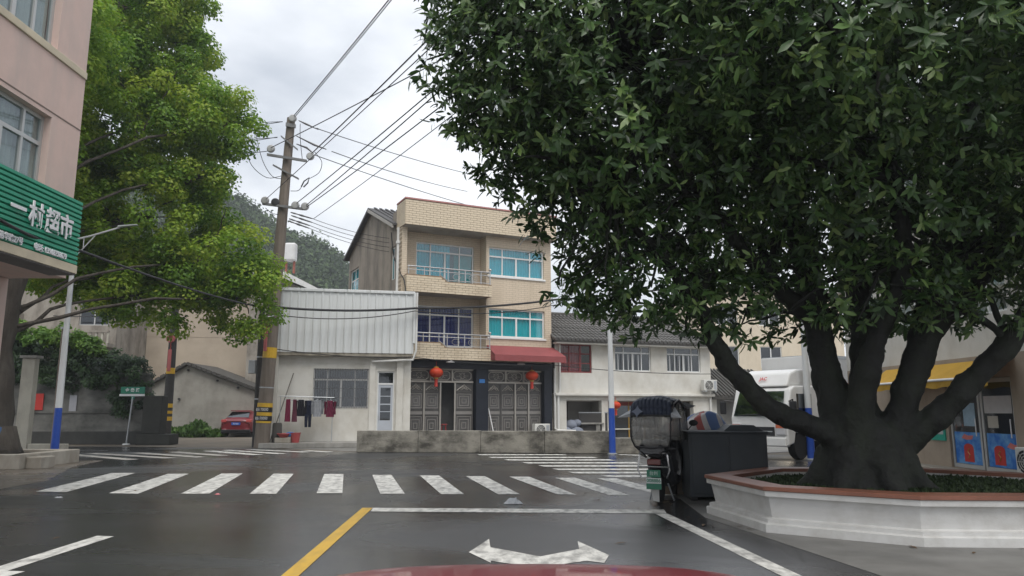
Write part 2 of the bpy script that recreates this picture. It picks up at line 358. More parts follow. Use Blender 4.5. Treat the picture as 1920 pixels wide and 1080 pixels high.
# ---- forested hill
RID = [(-500, 250), (-200, 235), (0, 240), (150, 262), (260, 300), (340, 335), (400, 358), (450, 385), (490, 415), (540, 440), (590, 462), (620, 480), (645, 505), (672, 560), (720, 640), (800, 720), (1100, 745), (1700, 740), (2500, 735)]
rid = [P(a, b, 175) for a, b in RID]
def ridge_at(x):
    for a, b in zip(rid[:-1], rid[1:]):
        if a.x <= x <= b.x: return a.z + (b.z - a.z) * (x - a.x) / (b.x - a.x)
    return rid[0].z if x < rid[0].x else rid[-1].z
def hill_z(x, y):
    h = ridge_at(x) - 4.5
    if y <= 175: t = max(0.0, (y - 95) / 80.0); return h * (t * t * (3 - 2 * t)) - 0.3
    return h * max(0.0, 1 - ((y - 175) / 160.0) ** 2) - 0.3
mb = MB(); nx, ny = 90, 24
xs = np.linspace(rid[0].x, rid[-1].x, nx); ys = np.linspace(95, 330, ny)
vs = [(x, y, hill_z(x, y)) for y in ys for x in xs]
mb.add(vs, [(j * nx + i, j * nx + i + 1, (j + 1) * nx + i + 1, (j + 1) * nx + i) for j in range(ny - 1) for i in range(nx - 1)])
M_forest_floor = mat('forest_floor', (0.03, 0.045, 0.02), 0.95, 0.3, 0.2)
struct(mb.build('hill', M_forest_floor, smooth=True))

# ---- leaf scattering
LEAF2 = (np.array([(0, 0, 0), (0.5, 0.32, 0.06), (1, 0, 0), (0.5, -0.32, 0.06)], float), np.array([(0, 2, 1), (0, 3, 2)]))
LEAF8 = (np.array([(0, 0, 0), (0.22, 0.11, 0.03), (0.62, 0.165, 0.02), (1, 0, -0.07), (0.62, -0.165, 0.02), (0.22, -0.11, 0.03), (0.3, 0, 0.0), (0.68, 0, -0.015)], float),
         np.array([(0, 6, 1), (0, 5, 6), (6, 7, 2), (6, 2, 1), (5, 4, 7), (5, 7, 6), (7, 3, 2), (4, 3, 7)]))
LEAF4 = (np.array([(0, 0, 0), (0.3, 0.14, 0.03), (0.7, 0.14, 0.0), (1, 0, -0.07), (0.7, -0.14, 0.0), (0.3, -0.14, 0.03)], float), np.array([(0, 5, 1), (1, 5, 4), (1, 4, 2), (2, 4, 3)]))
def leaves_mesh(name, tmpl, pos, xdir, nrm, size, m, rnd=None):
    T, Fc = tmpl; n = len(pos); k = len(T)
    x = xdir / np.linalg.norm(xdir, axis=1, keepdims=True)
    z = nrm - x * np.sum(nrm * x, axis=1, keepdims=True); z /= (np.linalg.norm(z, axis=1, keepdims=True) + 1e-9); y = np.cross(z, x)
    V = pos[:, None, :] + size[:, None, None] * (T[None, :, 0:1] * x[:, None, :] + T[None, :, 1:2] * y[:, None, :] + T[None, :, 2:3] * z[:, None, :])
    V = V.reshape(-1, 3); FF = (Fc[None] + (np.arange(n) * k)[:, None, None]).reshape(-1)
    me = bpy.data.meshes.new(name); me.vertices.add(len(V)); me.vertices.foreach_set('co', V.astype(np.float32).ravel())
    nf = len(FF) // 3; me.loops.add(len(FF)); me.loops.foreach_set('vertex_index', FF.astype(np.int32))
    me.polygons.add(nf); me.polygons.foreach_set('loop_start', (np.arange(nf) * 3).astype(np.int32)); me.polygons.foreach_set('loop_total', np.full(nf, 3, np.int32))
    me.update(calc_edges=True)
    a = me.attributes.new('rnd', 'FLOAT', 'FACE')
    if rnd is None: rnd = rng.random(n)
    a.data.foreach_set('value', np.repeat(rnd, len(Fc)).astype(np.float32))
    me.materials.append(m); return me
def unit(n):
    v = rng.normal(size=(n, 3)); return v / np.linalg.norm(v, axis=1, keepdims=True)

M_forest = mat('hill_forest_leaves', (0.05, 0.08, 0.03), 0.8, 0.2, attr='rnd', attr_cols=[(0.025, 0.045, 0.02), (0.045, 0.075, 0.028), (0.075, 0.12, 0.038)], translucent=0.15)
tp = []
for k in range(2600):
    x = rng.uniform(P(250, 400, 175).x, P(800, 400, 175).x) if k < 2000 else rng.uniform(rid[0].x, rid[-1].x)
    y = 100 + 84 * rng.random() ** 0.8
    tp.append((x, y, hill_z(x, y), 1.8 + 2.9 * rng.random() ** 1.5, 0.25 + 0.85 * rng.random()))
pos = []; nrm = []; rn = []
for x, y, z, r, tone in tp:
    n = 150; u = unit(n); u[:, 2] = np.abs(u[:, 2]) * 1.1 - 0.25
    lump = 1 + 0.28 * np.sin(u[:, 0] * 5 + x) * np.sin(u[:, 1] * 5 + y) 
    p = np.array([x, y, z + r * 0.55]) + u * r * lump[:, None] * rng.uniform(0.75, 1.05, (n, 1)) * np.array([1, 1, 1.25])
    pos.append(p); nrm.append(u + 0.5 * unit(n)); rn.append(np.clip(tone * 0.75 + rng.normal(0, 0.16, n), 0, 1))
pos = np.concatenate(pos); nrm = np.concatenate(nrm)
fo = inst(leaves_mesh('hill_forest', LEAF2, pos, np.cross(nrm, unit(len(pos))), nrm, rng.uniform(0.6, 1.25, len(pos)), M_forest, np.concatenate(rn)), 'hill_forest')
tag(fo, 'dense green wood covering the hillside behind the houses', 'forest'); fo['kind'] = 'stuff'
#@@LEFT
# ================================================================== LEFT SIDE
# ---- pink corner building with the supermarket sign: facade plane along the street, local x = +Y world, local -y = street side
M_pink = mat('pink_render', (0.66, 0.49, 0.43), 0.8, 0.07, 3, bump=0.15, bscale=90, stain=(0.5, 0.42, 0.38), stain_amt=0.5, streak=(2, 2, 0.4))
M_cream_trim = mat('cream_trim', (0.62, 0.54, 0.40), 0.75, 0.08, 4, stain=(0.38, 0.33, 0.26), stain_amt=0.4)
M_alu = mat('aluminium_frame', (0.5, 0.5, 0.49), 0.4, 0.06, metal=0.3)
M_grey_curtain = mat('grey_curtain', (0.66, 0.65, 0.6), 0.85, 0.1)
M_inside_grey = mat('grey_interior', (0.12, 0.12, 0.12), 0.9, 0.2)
WX = -8.27; WY1 = 13.5            # wall plane and far corner
pb = thing('corner_building', 'pink rendered corner building with aluminium windows above the green shop sign', 'building', (WX, WY1, 0), R(90))
# local: x = distance toward far end (x=0 is the far corner, negative toward the camera), y+ = into the building
wins = [(-3.0, -0.88, 4.4, 6.68), (-3.0, -0.92, 7.96, 10.0), (-6.6, -4.4, 4.4, 6.68), (-6.6, -4.4, 7.96, 10.0)]
wall_holes(MB(), -12, 0, 3.9, 12.5, wins, 0, 0.24).quad((0, 0, 3.9), (0, 6, 3.9), (0, 6, 12.5), (0, 0, 12.5)).quad((-12, 0, 3.9), (0, 0, 3.9), (0, 6, 3.9), (-12, 6, 3.9)).quad((-12, 0, 12.5), (0, 0, 12.5), (0, 6, 12.5), (-12, 6, 12.5)).build('wall', M_pink, pb)
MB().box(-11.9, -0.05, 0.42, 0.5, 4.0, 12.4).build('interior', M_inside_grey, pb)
for a, b, c, d in wins:
    window(pb, a, b, c, d, 0.13, [0.25, 0.5, 0.75], 0.77, M_alu, G_clear, M_grey_curtain, 0.07, (0.0, 1.0), seed=int(a * 10 + c))
MB().box(-12, -0.004, -0.035, -0.002, 7.8, 7.94).build('sill_band', M_cream_trim, pb, bevel=0.01)
MB().box(-12, -0.004, -0.006, 0.02, 6.76, 6.785).build('groove', mat('dark_groove', (0.2, 0.15, 0.13), 0.9), pb)
MB().box(-3.2, 0, 1.4, 5.8, 0, 3.898).build('ground_floor', mat('ground_floor_render', (0.42, 0.36, 0.32), 0.8, 0.15, stain=(0.2, 0.17, 0.15)), pb, loc=(-1.9, 0, 0))
MB().box(-0.3, 0.0, 1.05, 1.35, 0, 3.898).build('pillar', M_pink, pb, bevel=0.02)
# ---- supermarket sign box
M_green = mat('green_sign_metal', (0.012, 0.31, 0.18), 0.42, 0.07, 3, stain=(0.012, 0.2, 0.12), stain_amt=0.5)
M_green_d = mat('green_sign_joint', (0.004, 0.11, 0.07), 0.6)
sg = thing('shop_sign', 'green ribbed supermarket fascia sign with white Chinese characters on the pink building', 'sign', (WX + 0.5, 12.95, 0), R(90))
Z0, Z1 = 3.93, 5.2
MB().box(-9, 0, 0.03, 0.48, Z0, Z1).build('sign_box', M_green_d, sg)
nsl = 14; sh = (Z1 - Z0 - 0.1) / nsl
slat = MB().add([(-9, 0.026, 0.006), (0.004, 0.026, 0.006), (0.004, -0.012, 0.02), (-9, -0.012, 0.02), (-9, -0.012, sh - 0.014), (0.004, -0.012, sh - 0.014), (0.004, 0.026, sh - 0.006), (-9, 0.026, sh - 0.006)],
                [(0, 1, 2, 3), (3, 2, 5, 4), (4, 5, 6, 7)]).mesh('slat'); slat.materials.append(M_green)
for i in range(nsl): inst(slat, 'slat', sg, (0, 0, Z0 + 0.1 + i * sh))
MB().box(-9, 0.006, -0.02, 0.485, Z0 - 0.05, Z0 + 0.1).build('bottom_trim', M_cream_trim, sg, bevel=0.006)
MB().box(-9, 0, 0.0, 0.47, Z0 - 0.075, Z0 - 0.052).build('soffit', mat('sign_soffit', (0.16, 0.15, 0.145), 0.8, 0.2), sg)
M_sgw = mat('white_sign_letters', (0.74, 0.74, 0.76), 0.45, 0.04)
for ch, x in [('市', -0.46), ('超', -0.85), ('村', -1.28), ('一', -1.72), ('第', -2.4)]:
    lettering(ch, 0.44, M_sgw, sg, (x, -0.045, Z0 + 0.66), bold=0.010, extrude=0.008, name='character', sx=0.86)
lettering('镇裕华路27号', 0.13, M_sgw, sg, (-1.85, -0.03, Z0 + 0.18), bold=0.003, extrude=0.01, sx=0.85)
lettering('电话: 13968758679', 0.13, M_sgw, sg, (-0.8, -0.03, Z0 + 0.18), bold=0.003, extrude=0.01, sx=0.85)

# ---- street lamps
M_lampw = mat('white_lamp_paint', (0.62, 0.64, 0.65), 0.35, 0.05, stain=(0.4, 0.4, 0.38), stain_amt=0.3)
M_lampb = mat('blue_lamp_paint', (0.02, 0.07, 0.36), 0.4, 0.12, 6)
def street_lamp(x, y, h, label, arm, lean=0.0):
    t = thing('street_lamp', label, 'street lamp', (x, y, 0), 0, 'street lamps along the junction')
    MB().lathe([(0.115, 0.02), (0.1, 1.55)], 16).build('pole_base', M_lampb, t, smooth='auto')
    MB().lathe([(0.099, 1.55), (0.06, h)], 16).build('pole', M_lampw, t, smooth='auto')
    MB().lathe([(0.17, 0.0), (0.17, 0.03), (0.12, 0.05)], 16).build('base_plate', M_galv, t)
    ax, az = arm
    MB().tube([(0, 0, h - 0.45), (ax * 0.35, 0, h - 0.33), (ax, 0, h + az)], [0.035, 0.03, 0.028], 8).build('arm', M_lampw, t)
    MB().tube([(0, 0, h - 1.05), (ax * 0.45, 0, h - 0.32)], 0.016, 6).tube([(ax * 0.2, 0, h - 0.36), (ax * 0.2, 0, h - 0.72)], 0.012, 6).build('brace', M_lampw, t)
    MB().add([(ax * 0.97, -0.09, h + az), (ax * 0.97, 0.09, h + az), (ax + 0.55 * (1 if ax > 0 else -1), 0.07, h + az + 0.07), (ax + 0.55 * (1 if ax > 0 else -1), -0.07, h + az + 0.07),
              (ax * 0.97, -0.06, h + az + 0.06), (ax * 0.97, 0.06, h + az + 0.06), (ax + 0.53 * (1 if ax > 0 else -1), 0.05, h + az + 0.1), (ax + 0.53 * (1 if ax > 0 else -1), -0.05, h + az + 0.1)],
             [(0, 1, 2, 3), (4, 7, 6, 5), (0, 4, 5, 1), (1, 5, 6, 2), (2, 6, 7, 3), (3, 7, 4, 0)]).build('lamp_head', M_galv, t, bevel=0.01)
    return t
street_lamp(-13.55, 22.4, 7.15, 'white street lamp with blue base at the left pavement beside the pink building', (1.35, -0.06))
street_lamp(3.42, 25.75, 7.2, 'white street lamp with blue base in front of the low concrete wall', (-1.3, 0.1))
street_lamp(9.05, 22.9, 7.2, 'white street lamp with blue base standing in front of the parked truck', (-1.3, 0.1))
MB().tube([(-13.86, 22.75, 0), (-13.86, 22.75, 3.95)], 0.045, 8).build('rusty_post', mat('rusty_pipe', (0.2, 0.16, 0.13), 0.7, 0.2))
tag(bpy.data.objects['rusty_post'], 'thin rusty pipe standing just behind the left street lamp', 'post')
o = MB().lathe([(0.07, 3.95), (0.07, 4.02)], 10, (-13.86, 22.75, 0)).build('cap', M_galv, None); o.parent = bpy.data.objects['rusty_post']

# ---- raised concrete bed, camphor tree
M_bed = mat('raised_bed_concrete', (0.4, 0.37, 0.32), 0.8, 0.15, 2, bump=0.2, stain=(0.2, 0.17, 0.13), stain_amt=0.6)
bed = thing('tree_bed', 'low pale concrete kerb bed around the trunk of the leafy tree at left', 'planter', (-14.0, 20.5, 0))
MB().box(-2.2, 1.55, -1.35, -1.1, 0, 0.38).box(1.3, 1.55, -1.1, 1.3, 0, 0.379).box(-2.2, 1.3, 1.05, 1.3, 0, 0.38).build('kerb', M_bed, bed, bevel=0.02)
MB().box(-2.2, 1.3, -1.1, 1.05, 0, 0.3).build('soil', mat('dark_soil', (0.05, 0.04, 0.03), 0.95, 0.3, bump=0.5), bed)
MB().box(1.56, 1.95, -1.1, -0.5, 0, 0.3).build('end_block', M_bed, bed, bevel=0.02)
M_bark = mat('camphor_bark', (0.045, 0.037, 0.03), 0.9, 0.35, 3, bump=0.9, bscale=14, stain=(0.1, 0.09, 0.075), stain_amt=0.6, streak=(6, 6, 0.8))
ct = thing('camphor_tree', 'tall camphor tree with bright yellow green leaves beside the pink building', 'tree', (-14.3, 20.6, 0.25))
C0 = Vector((-14.3, 20.6, 0.25))
def limb(mb, pts, r0, r1, n=9, wob=0.08):
    pts = [Vector(p) for p in pts]; out = []
    for i in range(len(pts) - 1):
        for k in range(4):
            t = k / 4; p0 = pts[max(i - 1, 0)]; p1 = pts[i]; p2 = pts[i + 1]; p3 = pts[min(i + 2, len(pts) - 1)]
            q = 0.5 * ((2 * p1) + (p2 - p0) * t + (2 * p0 - 5 * p1 + 4 * p2 - p3) * t * t + (3 * p1 - p0 - 3 * p2 + p3) * t ** 3)
            out.append(q + Vector((random.uniform(-1, 1), random.uniform(-1, 1), random.uniform(-1, 1))) * wob * 0.5)
    out.append(pts[-1]); m = len(out)
    mb.tube(out, [(r0 + (r1 - r0) * (i / (m - 1)) ** 0.8) * random.uniform(0.93, 1.07) for i in range(m)], n); return out
mb = MB()
limb(mb, [(0, 0, -0.1), (0.05, 0, 1.2), (-0.1, 0.1, 3.0), (0.1, 0.2, 5.0), (0.3, 0.3, 8.0), (0.6, 0.2, 11.0)], 0.62, 0.16, 12, 0.1)
mb.lathe([(0.95, -0.1), (0.78, 0.25), (0.62, 0.8)], 14)
mb.build('trunk', M_bark, ct, smooth=True)
CE = [((-11.2, 20.9, 12.2), (2.1, 2.3, 2.1)), ((-8.35, 20.0, 9.5), (1.3, 1.3, 0.9)), ((-10.4, 20.2, 9.6), (2.4, 2.2, 1.7)), ((-10.6, 20.4, 6.8), (2.5, 2.2, 1.8)), ((-12.8, 21, 11.0), (2.6, 2.6, 2.6)),
      ((-8.5, 20.3, 5.7), (1.8, 1.6, 1.5)), ((-7.6, 20.5, 4.7), (1.15, 1.1, 1.2)), ((-11.0, 20.0, 5.2), (1.6, 1.4, 0.9)), ((-9.9, 20.0, 4.6), (1.5, 1.5, 1.1)), ((-12.2, 20.6, 6.0), (1.8, 1.8, 1.6)), ((-11.6, 20.6, 14.2), (2.6, 2.4, 1.8)),
      ((-16.5, 21, 9), (3, 3, 3)), ((-15, 21, 13), (3, 3, 2.4)), ((-12.8, 20.2, 8.2), (1.7, 1.6, 1.2)), ((-9.0, 19.9, 7.9), (1.1, 1.0, 0.7))]
KS = 1.3
CE = [((c[0] * KS, c[1] * KS, 1.5 + (c[2] - 1.5) * KS), tuple(q * KS for q in r)) if c[0] > -14 else (c, r) for c, r in CE]
mb = MB()
for i, (c, r) in enumerate(CE):
    c = Vector(c) - C0; z0 = min(max(3.4, c.z * 0.6), 8)
    if c.z > 5.2 or i == 9: limb(mb, [(0.1, 0.15, z0), (c.x * 0.45, c.y * 0.4, z0 + (c.z - z0) * 0.55), tuple(c), tuple(c + Vector((r[0] * 0.6, random.uniform(-.4, .4), 0.2)))], 0.07, 0.015, 7, 0.2)
    for k in range(5):
        d = Vector((random.uniform(-1, 1), random.uniform(-1, 1), random.uniform(-0.5, 0.9)))
        limb(mb, [tuple(c * 0.9 + Vector((0, 0, 0.3))), tuple(c + Vector((d.x * r[0] * .4, d.y * r[1] * .4, d.z * r[2] * .4))), tuple(c + Vector((d.x * r[0] * .85, d.y * r[1] * .85, d.z * r[2] * .85)))], 0.06, 0.012, 5, 0.08)
mb.build('limb', M_bark, ct, smooth=True, kind='stuff')
def puff_leaves(ells, n_puff, per, puff_r, lsize, origin, gap=0.25):
    pos = []; nr = []; rn = []
    vols = np.array([r[0] * r[1] * r[2] for c, r in ells]) ** (2 / 3.); vols = vols / vols.sum()
    for (c, r), w in zip(ells, vols):
        k = max(4, int(n_puff * w))
        for _ in range(k):
            u = unit(1)[0]; rad = rng.uniform(0.45, 1.0) ** 0.5
            pc = np.array(c) + u * np.array(r) * rad; pr = puff_r * rng.uniform(0.6, 1.25); m = int(per * (pr / puff_r) ** 2)
            v = unit(m); v[:, 2] *= 0.75
            pos.append(pc + v * pr * rng.uniform(0.35, 1.0, (m, 1)) ** 0.6); nr.append(v * 0.8 + np.array([0, 0, 0.55]) + 0.55 * unit(m))
            tone = rng.uniform(0.1, 0.95); rn.append(np.clip(tone + rng.normal(0, 0.16, m), 0, 1))
    pos = np.concatenate(pos) - np.array(origin); nr = np.concatenate(nr); rn = np.concatenate(rn)
    return pos, nr, rn
pos, nr, rn = puff_leaves(CE, 1500, 230, 0.55, 0.1, C0)
M_camphor = mat('camphor_leaves', (0.15, 0.23, 0.04), 0.5, 0.2, attr='rnd', attr_cols=[(0.075, 0.165, 0.02), (0.155, 0.29, 0.028), (0.245, 0.38, 0.036), (0.35, 0.43, 0.055)], translucent=0.5)
cr = inst(leaves_mesh('crown', LEAF2, pos, np.cross(nr, unit(len(pos))), nr, rng.uniform(0.09, 0.18, len(pos)), M_camphor, rn), 'crown', ct); cr['kind'] = 'stuff'

# ---- person sitting on the bed kerb (mostly beyond the left edge)
def skin_body(name, joints, bones, m, parent=None, loc=(0, 0, 0), rz=0):
    me = bpy.data.meshes.new(name); me.from_pydata([j[:3] for j in joints], bones, []); me.update()
    o = bpy.data.objects.new(name, me); COL.objects.link(o)
    if parent: o.parent = parent
    o.location = loc; o.rotation_euler = (0, 0, rz)
    sk = o.modifiers.new('skin', 'SKIN'); sk.use_smooth_shade = True
    for i, j in enumerate(joints):
        sv = me.skin_vertices[0].data[i]; sv.radius = (j[3], j[4] if len(j) > 4 else j[3]); sv.use_root = (i == 0)
    su = o.modifiers.new('sub', 'SUBSURF'); su.levels = 2; su.render_levels = 2
    me.materials.append(m); return o
ps = thing('person', 'person in blue jacket and dark trousers sitting on the concrete bed at left edge', 'person', (-13.68, 19.25, 0), R(-90))
# facing +X; hips at 0.45 on the kerb
body = [(0, 0.4, 0.5, 0.15, 0.17), (0.02, 0.4, 0.75, 0.14, 0.17), (0.05, 0.4, 1.0, 0.13, 0.18), (0.05, 0.4, 1.12, 0.055), (0.08, 0.4, 1.2, 0.085, 0.075), (0.1, 0.4, 1.3, 0.1, 0.08),
        (0.05, 0.22, 1.02, 0.06), (0.16, 0.16, 0.78, 0.048), (0.36, 0.2, 0.68, 0.036), (0.44, 0.22, 0.66, 0.03), (0.05, 0.58, 1.02, 0.06), (0.16, 0.64, 0.78, 0.048), (0.36, 0.6, 0.68, 0.036), (0.44, 0.58, 0.66, 0.03)]
skin_body('body', body, [(0, 1), (1, 2), (2, 3), (3, 4), (4, 5), (2, 6), (6, 7), (7, 8), (8, 9), (2, 10), (10, 11), (11, 12), (12, 13)], mat('blue_jacket', (0.05, 0.11, 0.22), 0.85, 0.2), ps)
legs = [(0, 0.4, 0.5, 0.13, 0.16), (0.1, 0.3, 0.52, 0.095), (0.46, 0.27, 0.52, 0.075), (0.5, 0.27, 0.3, 0.06), (0.48, 0.27, 0.1, 0.045), (0.6, 0.27, 0.05, 0.04), (0.1, 0.5, 0.52, 0.095), (0.46, 0.53, 0.52, 0.075), (0.5, 0.53, 0.3, 0.06), (0.48, 0.53, 0.1, 0.045), (0.6, 0.53, 0.05, 0.04)]
skin_body('trousers', legs, [(0, 1), (1, 2), (2, 3), (3, 4), (4, 5), (0, 6), (6, 7), (7, 8), (8, 9), (9, 10)], mat('dark_trousers', (0.03, 0.04, 0.04), 0.9), ps)
M_skin = mat('skin', (0.5, 0.33, 0.24), 0.6, 0.05)
MB()._ell((0.13, 0.4, 1.32), (0.09, 0.075, 0.115), 14, 10).build('face', M_skin, ps, smooth=True)
MB()._ell((0.1, 0.4, 1.36), (0.105, 0.09, 0.1), 14, 10).build('hair', M_black, ps, smooth=True)
bgg = thing('white_bag', 'white cloth bag on the lap of the person at left edge', 'bag', (-13.28, 18.9, 0.6))
MB().box(-0.1, 0.1, -0.16, 0.16, 0.0, 0.22).build('bag_body', mat('white_cloth', (0.7, 0.7, 0.7), 0.85), bgg, bevel=0.05)
MB().tube([(0, -0.1, 0.2), (0, -0.06, 0.32), (0, 0.06, 0.32), (0, 0.1, 0.2)], 0.012, 6).build('strap', M_white_txt, bgg)

# ---- pale gate pillar, ivy wall, posters
M_pale_wall = mat('pale_weathered_render', (0.42, 0.40, 0.34), 0.85, 0.1, 2, bump=0.2, stain=(0.22, 0.2, 0.17), stain_amt=0.6)
gp = thing('gate_pillar', 'pale rendered gate pillar with a thin cap behind the dark tree trunk', 'pillar', (-15.6, 24.2, 0))
MB().box(-0.3, 0.12, -0.12, 0.12, 0, 3.15).build('shaft', M_pale_wall, gp, bevel=0.02); MB().box(-0.36, 0.2, -0.18, 0.18, 3.15, 3.24).build('cap', M_concrete, gp, bevel=0.01)
MB().box(0.13, 1.35, -0.1, 0.1, 0, 0.42).build('low_wall', M_pale_wall, gp, bevel=0.02)
M_oldwall = mat('blackened_old_wall', (0.19, 0.185, 0.17), 0.9, 0.25, 0.9, bump=0.35, stain=(0.04, 0.042, 0.038), stain_amt=0.95, streak=(0.5, 0.5, 0.9), bscale=25)
iw = thing('ivy_wall', 'blackened garden wall overgrown with dark green ivy on the side street', 'wall', (-19.5, 33.2, 0))
MB().box(-7, 3.35, 0, 0.3, 0, 3.1).build('wall', M_oldwall, iw, bevel=0.02)
MB().box(-7, 3.3, -0.12, -0.001, 0, 0.55).build('plinth', mat('dark_plinth', (0.05, 0.05, 0.047), 0.85, 0.3, bump=0.3), iw, bevel=0.02)
MB().box(-7, 3.3, -0.06, -0.002, 1.35, 1.43).build('ledge', M_oldwall, iw)
pe = [((-3.6, 0.2, 4.4), (1.6, 0.8, 0.9)), ((-1.4, 0.2, 3.9), (1.7, 0.8, 0.95)), ((0.6, 0.15, 3.5), (1.6, 0.7, 0.9)), ((2.4, 0.1, 3.0), (0.9, 0.6, 0.85)), ((2.9, 0.1, 2.3), (0.42, 0.4, 0.7)), ((-5.5, 0.2, 4.2), (1.3, 0.8, 1.2)), ((-2.6, -0.05, 3.2), (1.4, 0.45, 0.6)), ((0.2, -0.05, 2.75), (1.5, 0.4, 0.4)), ((2.3, -0.1, 1.9), (0.5, 0.3, 0.7))]
pos, nr, rn = puff_leaves(pe, 480, 130, 0.32, 0.1, (0, 0, 0)); nr[:, 1] -= 0.5
M_ivy = mat('ivy_leaves', (0.05, 0.1, 0.025), 0.5, 0.2, attr='rnd', attr_cols=[(0.009, 0.026, 0.009), (0.02, 0.05, 0.014), (0.045, 0.1, 0.02)], translucent=0.15)
iv = inst(leaves_mesh('ivy', LEAF2, pos, np.cross(nr, unit(len(pos))), nr, rng.uniform(0.08, 0.15, len(pos)), M_ivy, rn), 'ivy', iw); iv['kind'] = 'stuff'
pe = [((-4.6, -0.2, 5.3), (1.5, 0.7, 0.4)), ((-3.0, -0.2, 5.1), (1.0, 0.6, 0.35)), ((-0.6, -0.2, 4.75), (1.1, 0.6, 0.5)), ((-1.8, -0.2, 4.7), (0.7, 0.5, 0.35)), ((0.6, -0.25, 4.25), (0.7, 0.5, 0.4))]
pos, nr, rn = puff_leaves(pe, 150, 90, 0.25, 0.1, (0, 0, 0))
iv = inst(leaves_mesh('fresh_ivy', LEAF2, pos, np.cross(nr, unit(len(pos))), nr, rng.uniform(0.1, 0.2, len(pos)), mat('fresh_ivy_leaves', (0.1, 0.2, 0.04), 0.5, attr='rnd', attr_cols=[(0.08, 0.18, 0.025), (0.15, 0.29, 0.04), (0.22, 0.36, 0.06)], translucent=0.3), rn), 'fresh_ivy', iw); iv['kind'] = 'stuff'
iv['label'] = 'bright fresh creeper shoots along the top of the wall'
nt = MB().box(-0.3, 0.28, -0.012, 0, 0, 0.72).build('notice', mat('red_poster', (0.5, 0.035, 0.025), 0.6, 0.1, 6), None, (-21.05, 33.17, 1.48)); tag(nt, 'red poster pasted on the blackened ivy wall', 'poster')
nt = MB().box(-0.16, 0.16, -0.012, 0, 0, 0.75).build('notice', mat('white_notice_paper', (0.42, 0.42, 0.45), 0.7, 0.1, 6), None, (-19.45, 33.17, 1.38)); tag(nt, 'pale paper notice pasted on the blackened ivy wall', 'poster')
sp = thing('stone_pillar', 'dark square stone pillar on a wide plinth at the end of the ivy wall', 'pillar', (-15.7, 33.0, 0))
MB().box(-0.42, 0.42, -0.3, 0.3, 0.45, 2.1).build('shaft', mat('dark_stone', (0.05, 0.05, 0.045), 0.9, 0.35, 2, bump=0.4), sp, bevel=0.04); MB().box(-0.55, 0.95, -0.45, 0.4, 0, 0.45).build('plinth', MATS['dark_stone'], sp, bevel=0.03)

# ---- green street name sign
ss = thing('street_name_sign', 'green street name sign on a thin grey post before the ivy wall', 'sign', (-16.65, 32.6, 0))
MB().lathe([(0.16, 0), (0.14, 0.05), (0.05, 0.06)], 14).build('foot', M_white_txt, ss); MB().tube([(0, 0, 0.05), (0.12, 0, 2.05)], 0.035, 8).build('post', M_galv, ss)
MB().box(-0.42, 0.62, -0.03, 0.03, 2.18, 2.48).build('panel', mat('green_street_sign', (0.005, 0.2, 0.12), 0.4, 0.05), ss, bevel=0.008)
MB().box(-0.46, 0.62, -0.032, 0.032, 2.08, 2.17).build('white_strip', M_white_txt, ss); MB().box(0.05, 0.2, -0.025, 0.025, 1.95, 2.078).build('bracket', MATS['green_street_sign'], ss)
lettering('金 岙 路', 0.18, M_white_txt, ss, (0.1, -0.036, 2.33), bold=0.004, name='lettering')

# ---- dark utility pole with yellow bands and knot ornament
M_pole_dark = mat('dark_wet_pole', (0.045, 0.043, 0.042), 0.75, 0.3, 4, bump=0.3)
M_pole = mat('concrete_pole', (0.2, 0.165, 0.135), 0.85, 0.15, 3, bump=0.25, stain=(0.1, 0.085, 0.07), stain_amt=0.6, streak=(8, 8, 0.4))
up = thing('utility_pole', 'dark slim utility pole with yellow bands rising into the camphor crown', 'utility pole', (-17.45, 38, 0))
MB().lathe([(0.24, 0), (0.16, 8.6)], 14).build('shaft', M_pole_dark, up, smooth='auto')
for z, hh in [(0.95, 0.2), (1.3, 0.14), (1.6, 0.2), (3.3, 0.3)]: MB().lathe([(0.242 - z * 0.0093, z), (0.242 - (z + hh) * 0.0093, z + hh)], 14).build('yellow_band', M_yellow, up)
def knot(x, y, z, label, s=1.0):
    t = thing('knot_ornament', label, 'ornament', (x, y, z), 0, 'red knot ornaments on the poles')
    mb = MB(); Rr = 0.2 * s
    for k in range(9):
        a = k * 0.7; mb.tube([(Rr * 0.9 * math.cos(a + w) * (0.75 + 0.25 * math.cos(3 * w)), 0.03 * math.sin(2 * w + k), Rr * 0.62 * math.sin(a + w) + 0.75 * s) for w in np.linspace(0, 6.28, 14)], 0.03 * s, 5, False)
    mb.lathe([(0.02 * s, 0.55 * s), (0.09 * s, 0.62 * s), (0.05 * s, 0.78 * s), (0.12 * s, 0.86 * s)], 10)
    mb.build('knot', mat('faded_red_ornament', (0.4, 0.11, 0.11), 0.7, 0.15), t)
    MB().box(-0.075 * s, 0.075 * s, -0.03, 0.03, -0.62 * s, 0.3 * s).build('tassel', MATS['faded_red_ornament'], t, bevel=0.02)
    MB().tube([(0, 0, 0.28 * s), (0.03, 0, 0.42 * s), (0, 0, 0.56 * s)], 0.014, 6).build('cord', M_red, t)
    MB().tube([(0, 0, 0.9 * s), (0.35, 0.12, 1.0 * s)], 0.018, 6).build('bracket', M_galv, t)
    return t
knot(-17.35, 37.55, 4.15, 'faded red knot ornament with tassel hanging on the dark banded pole', 1.2)
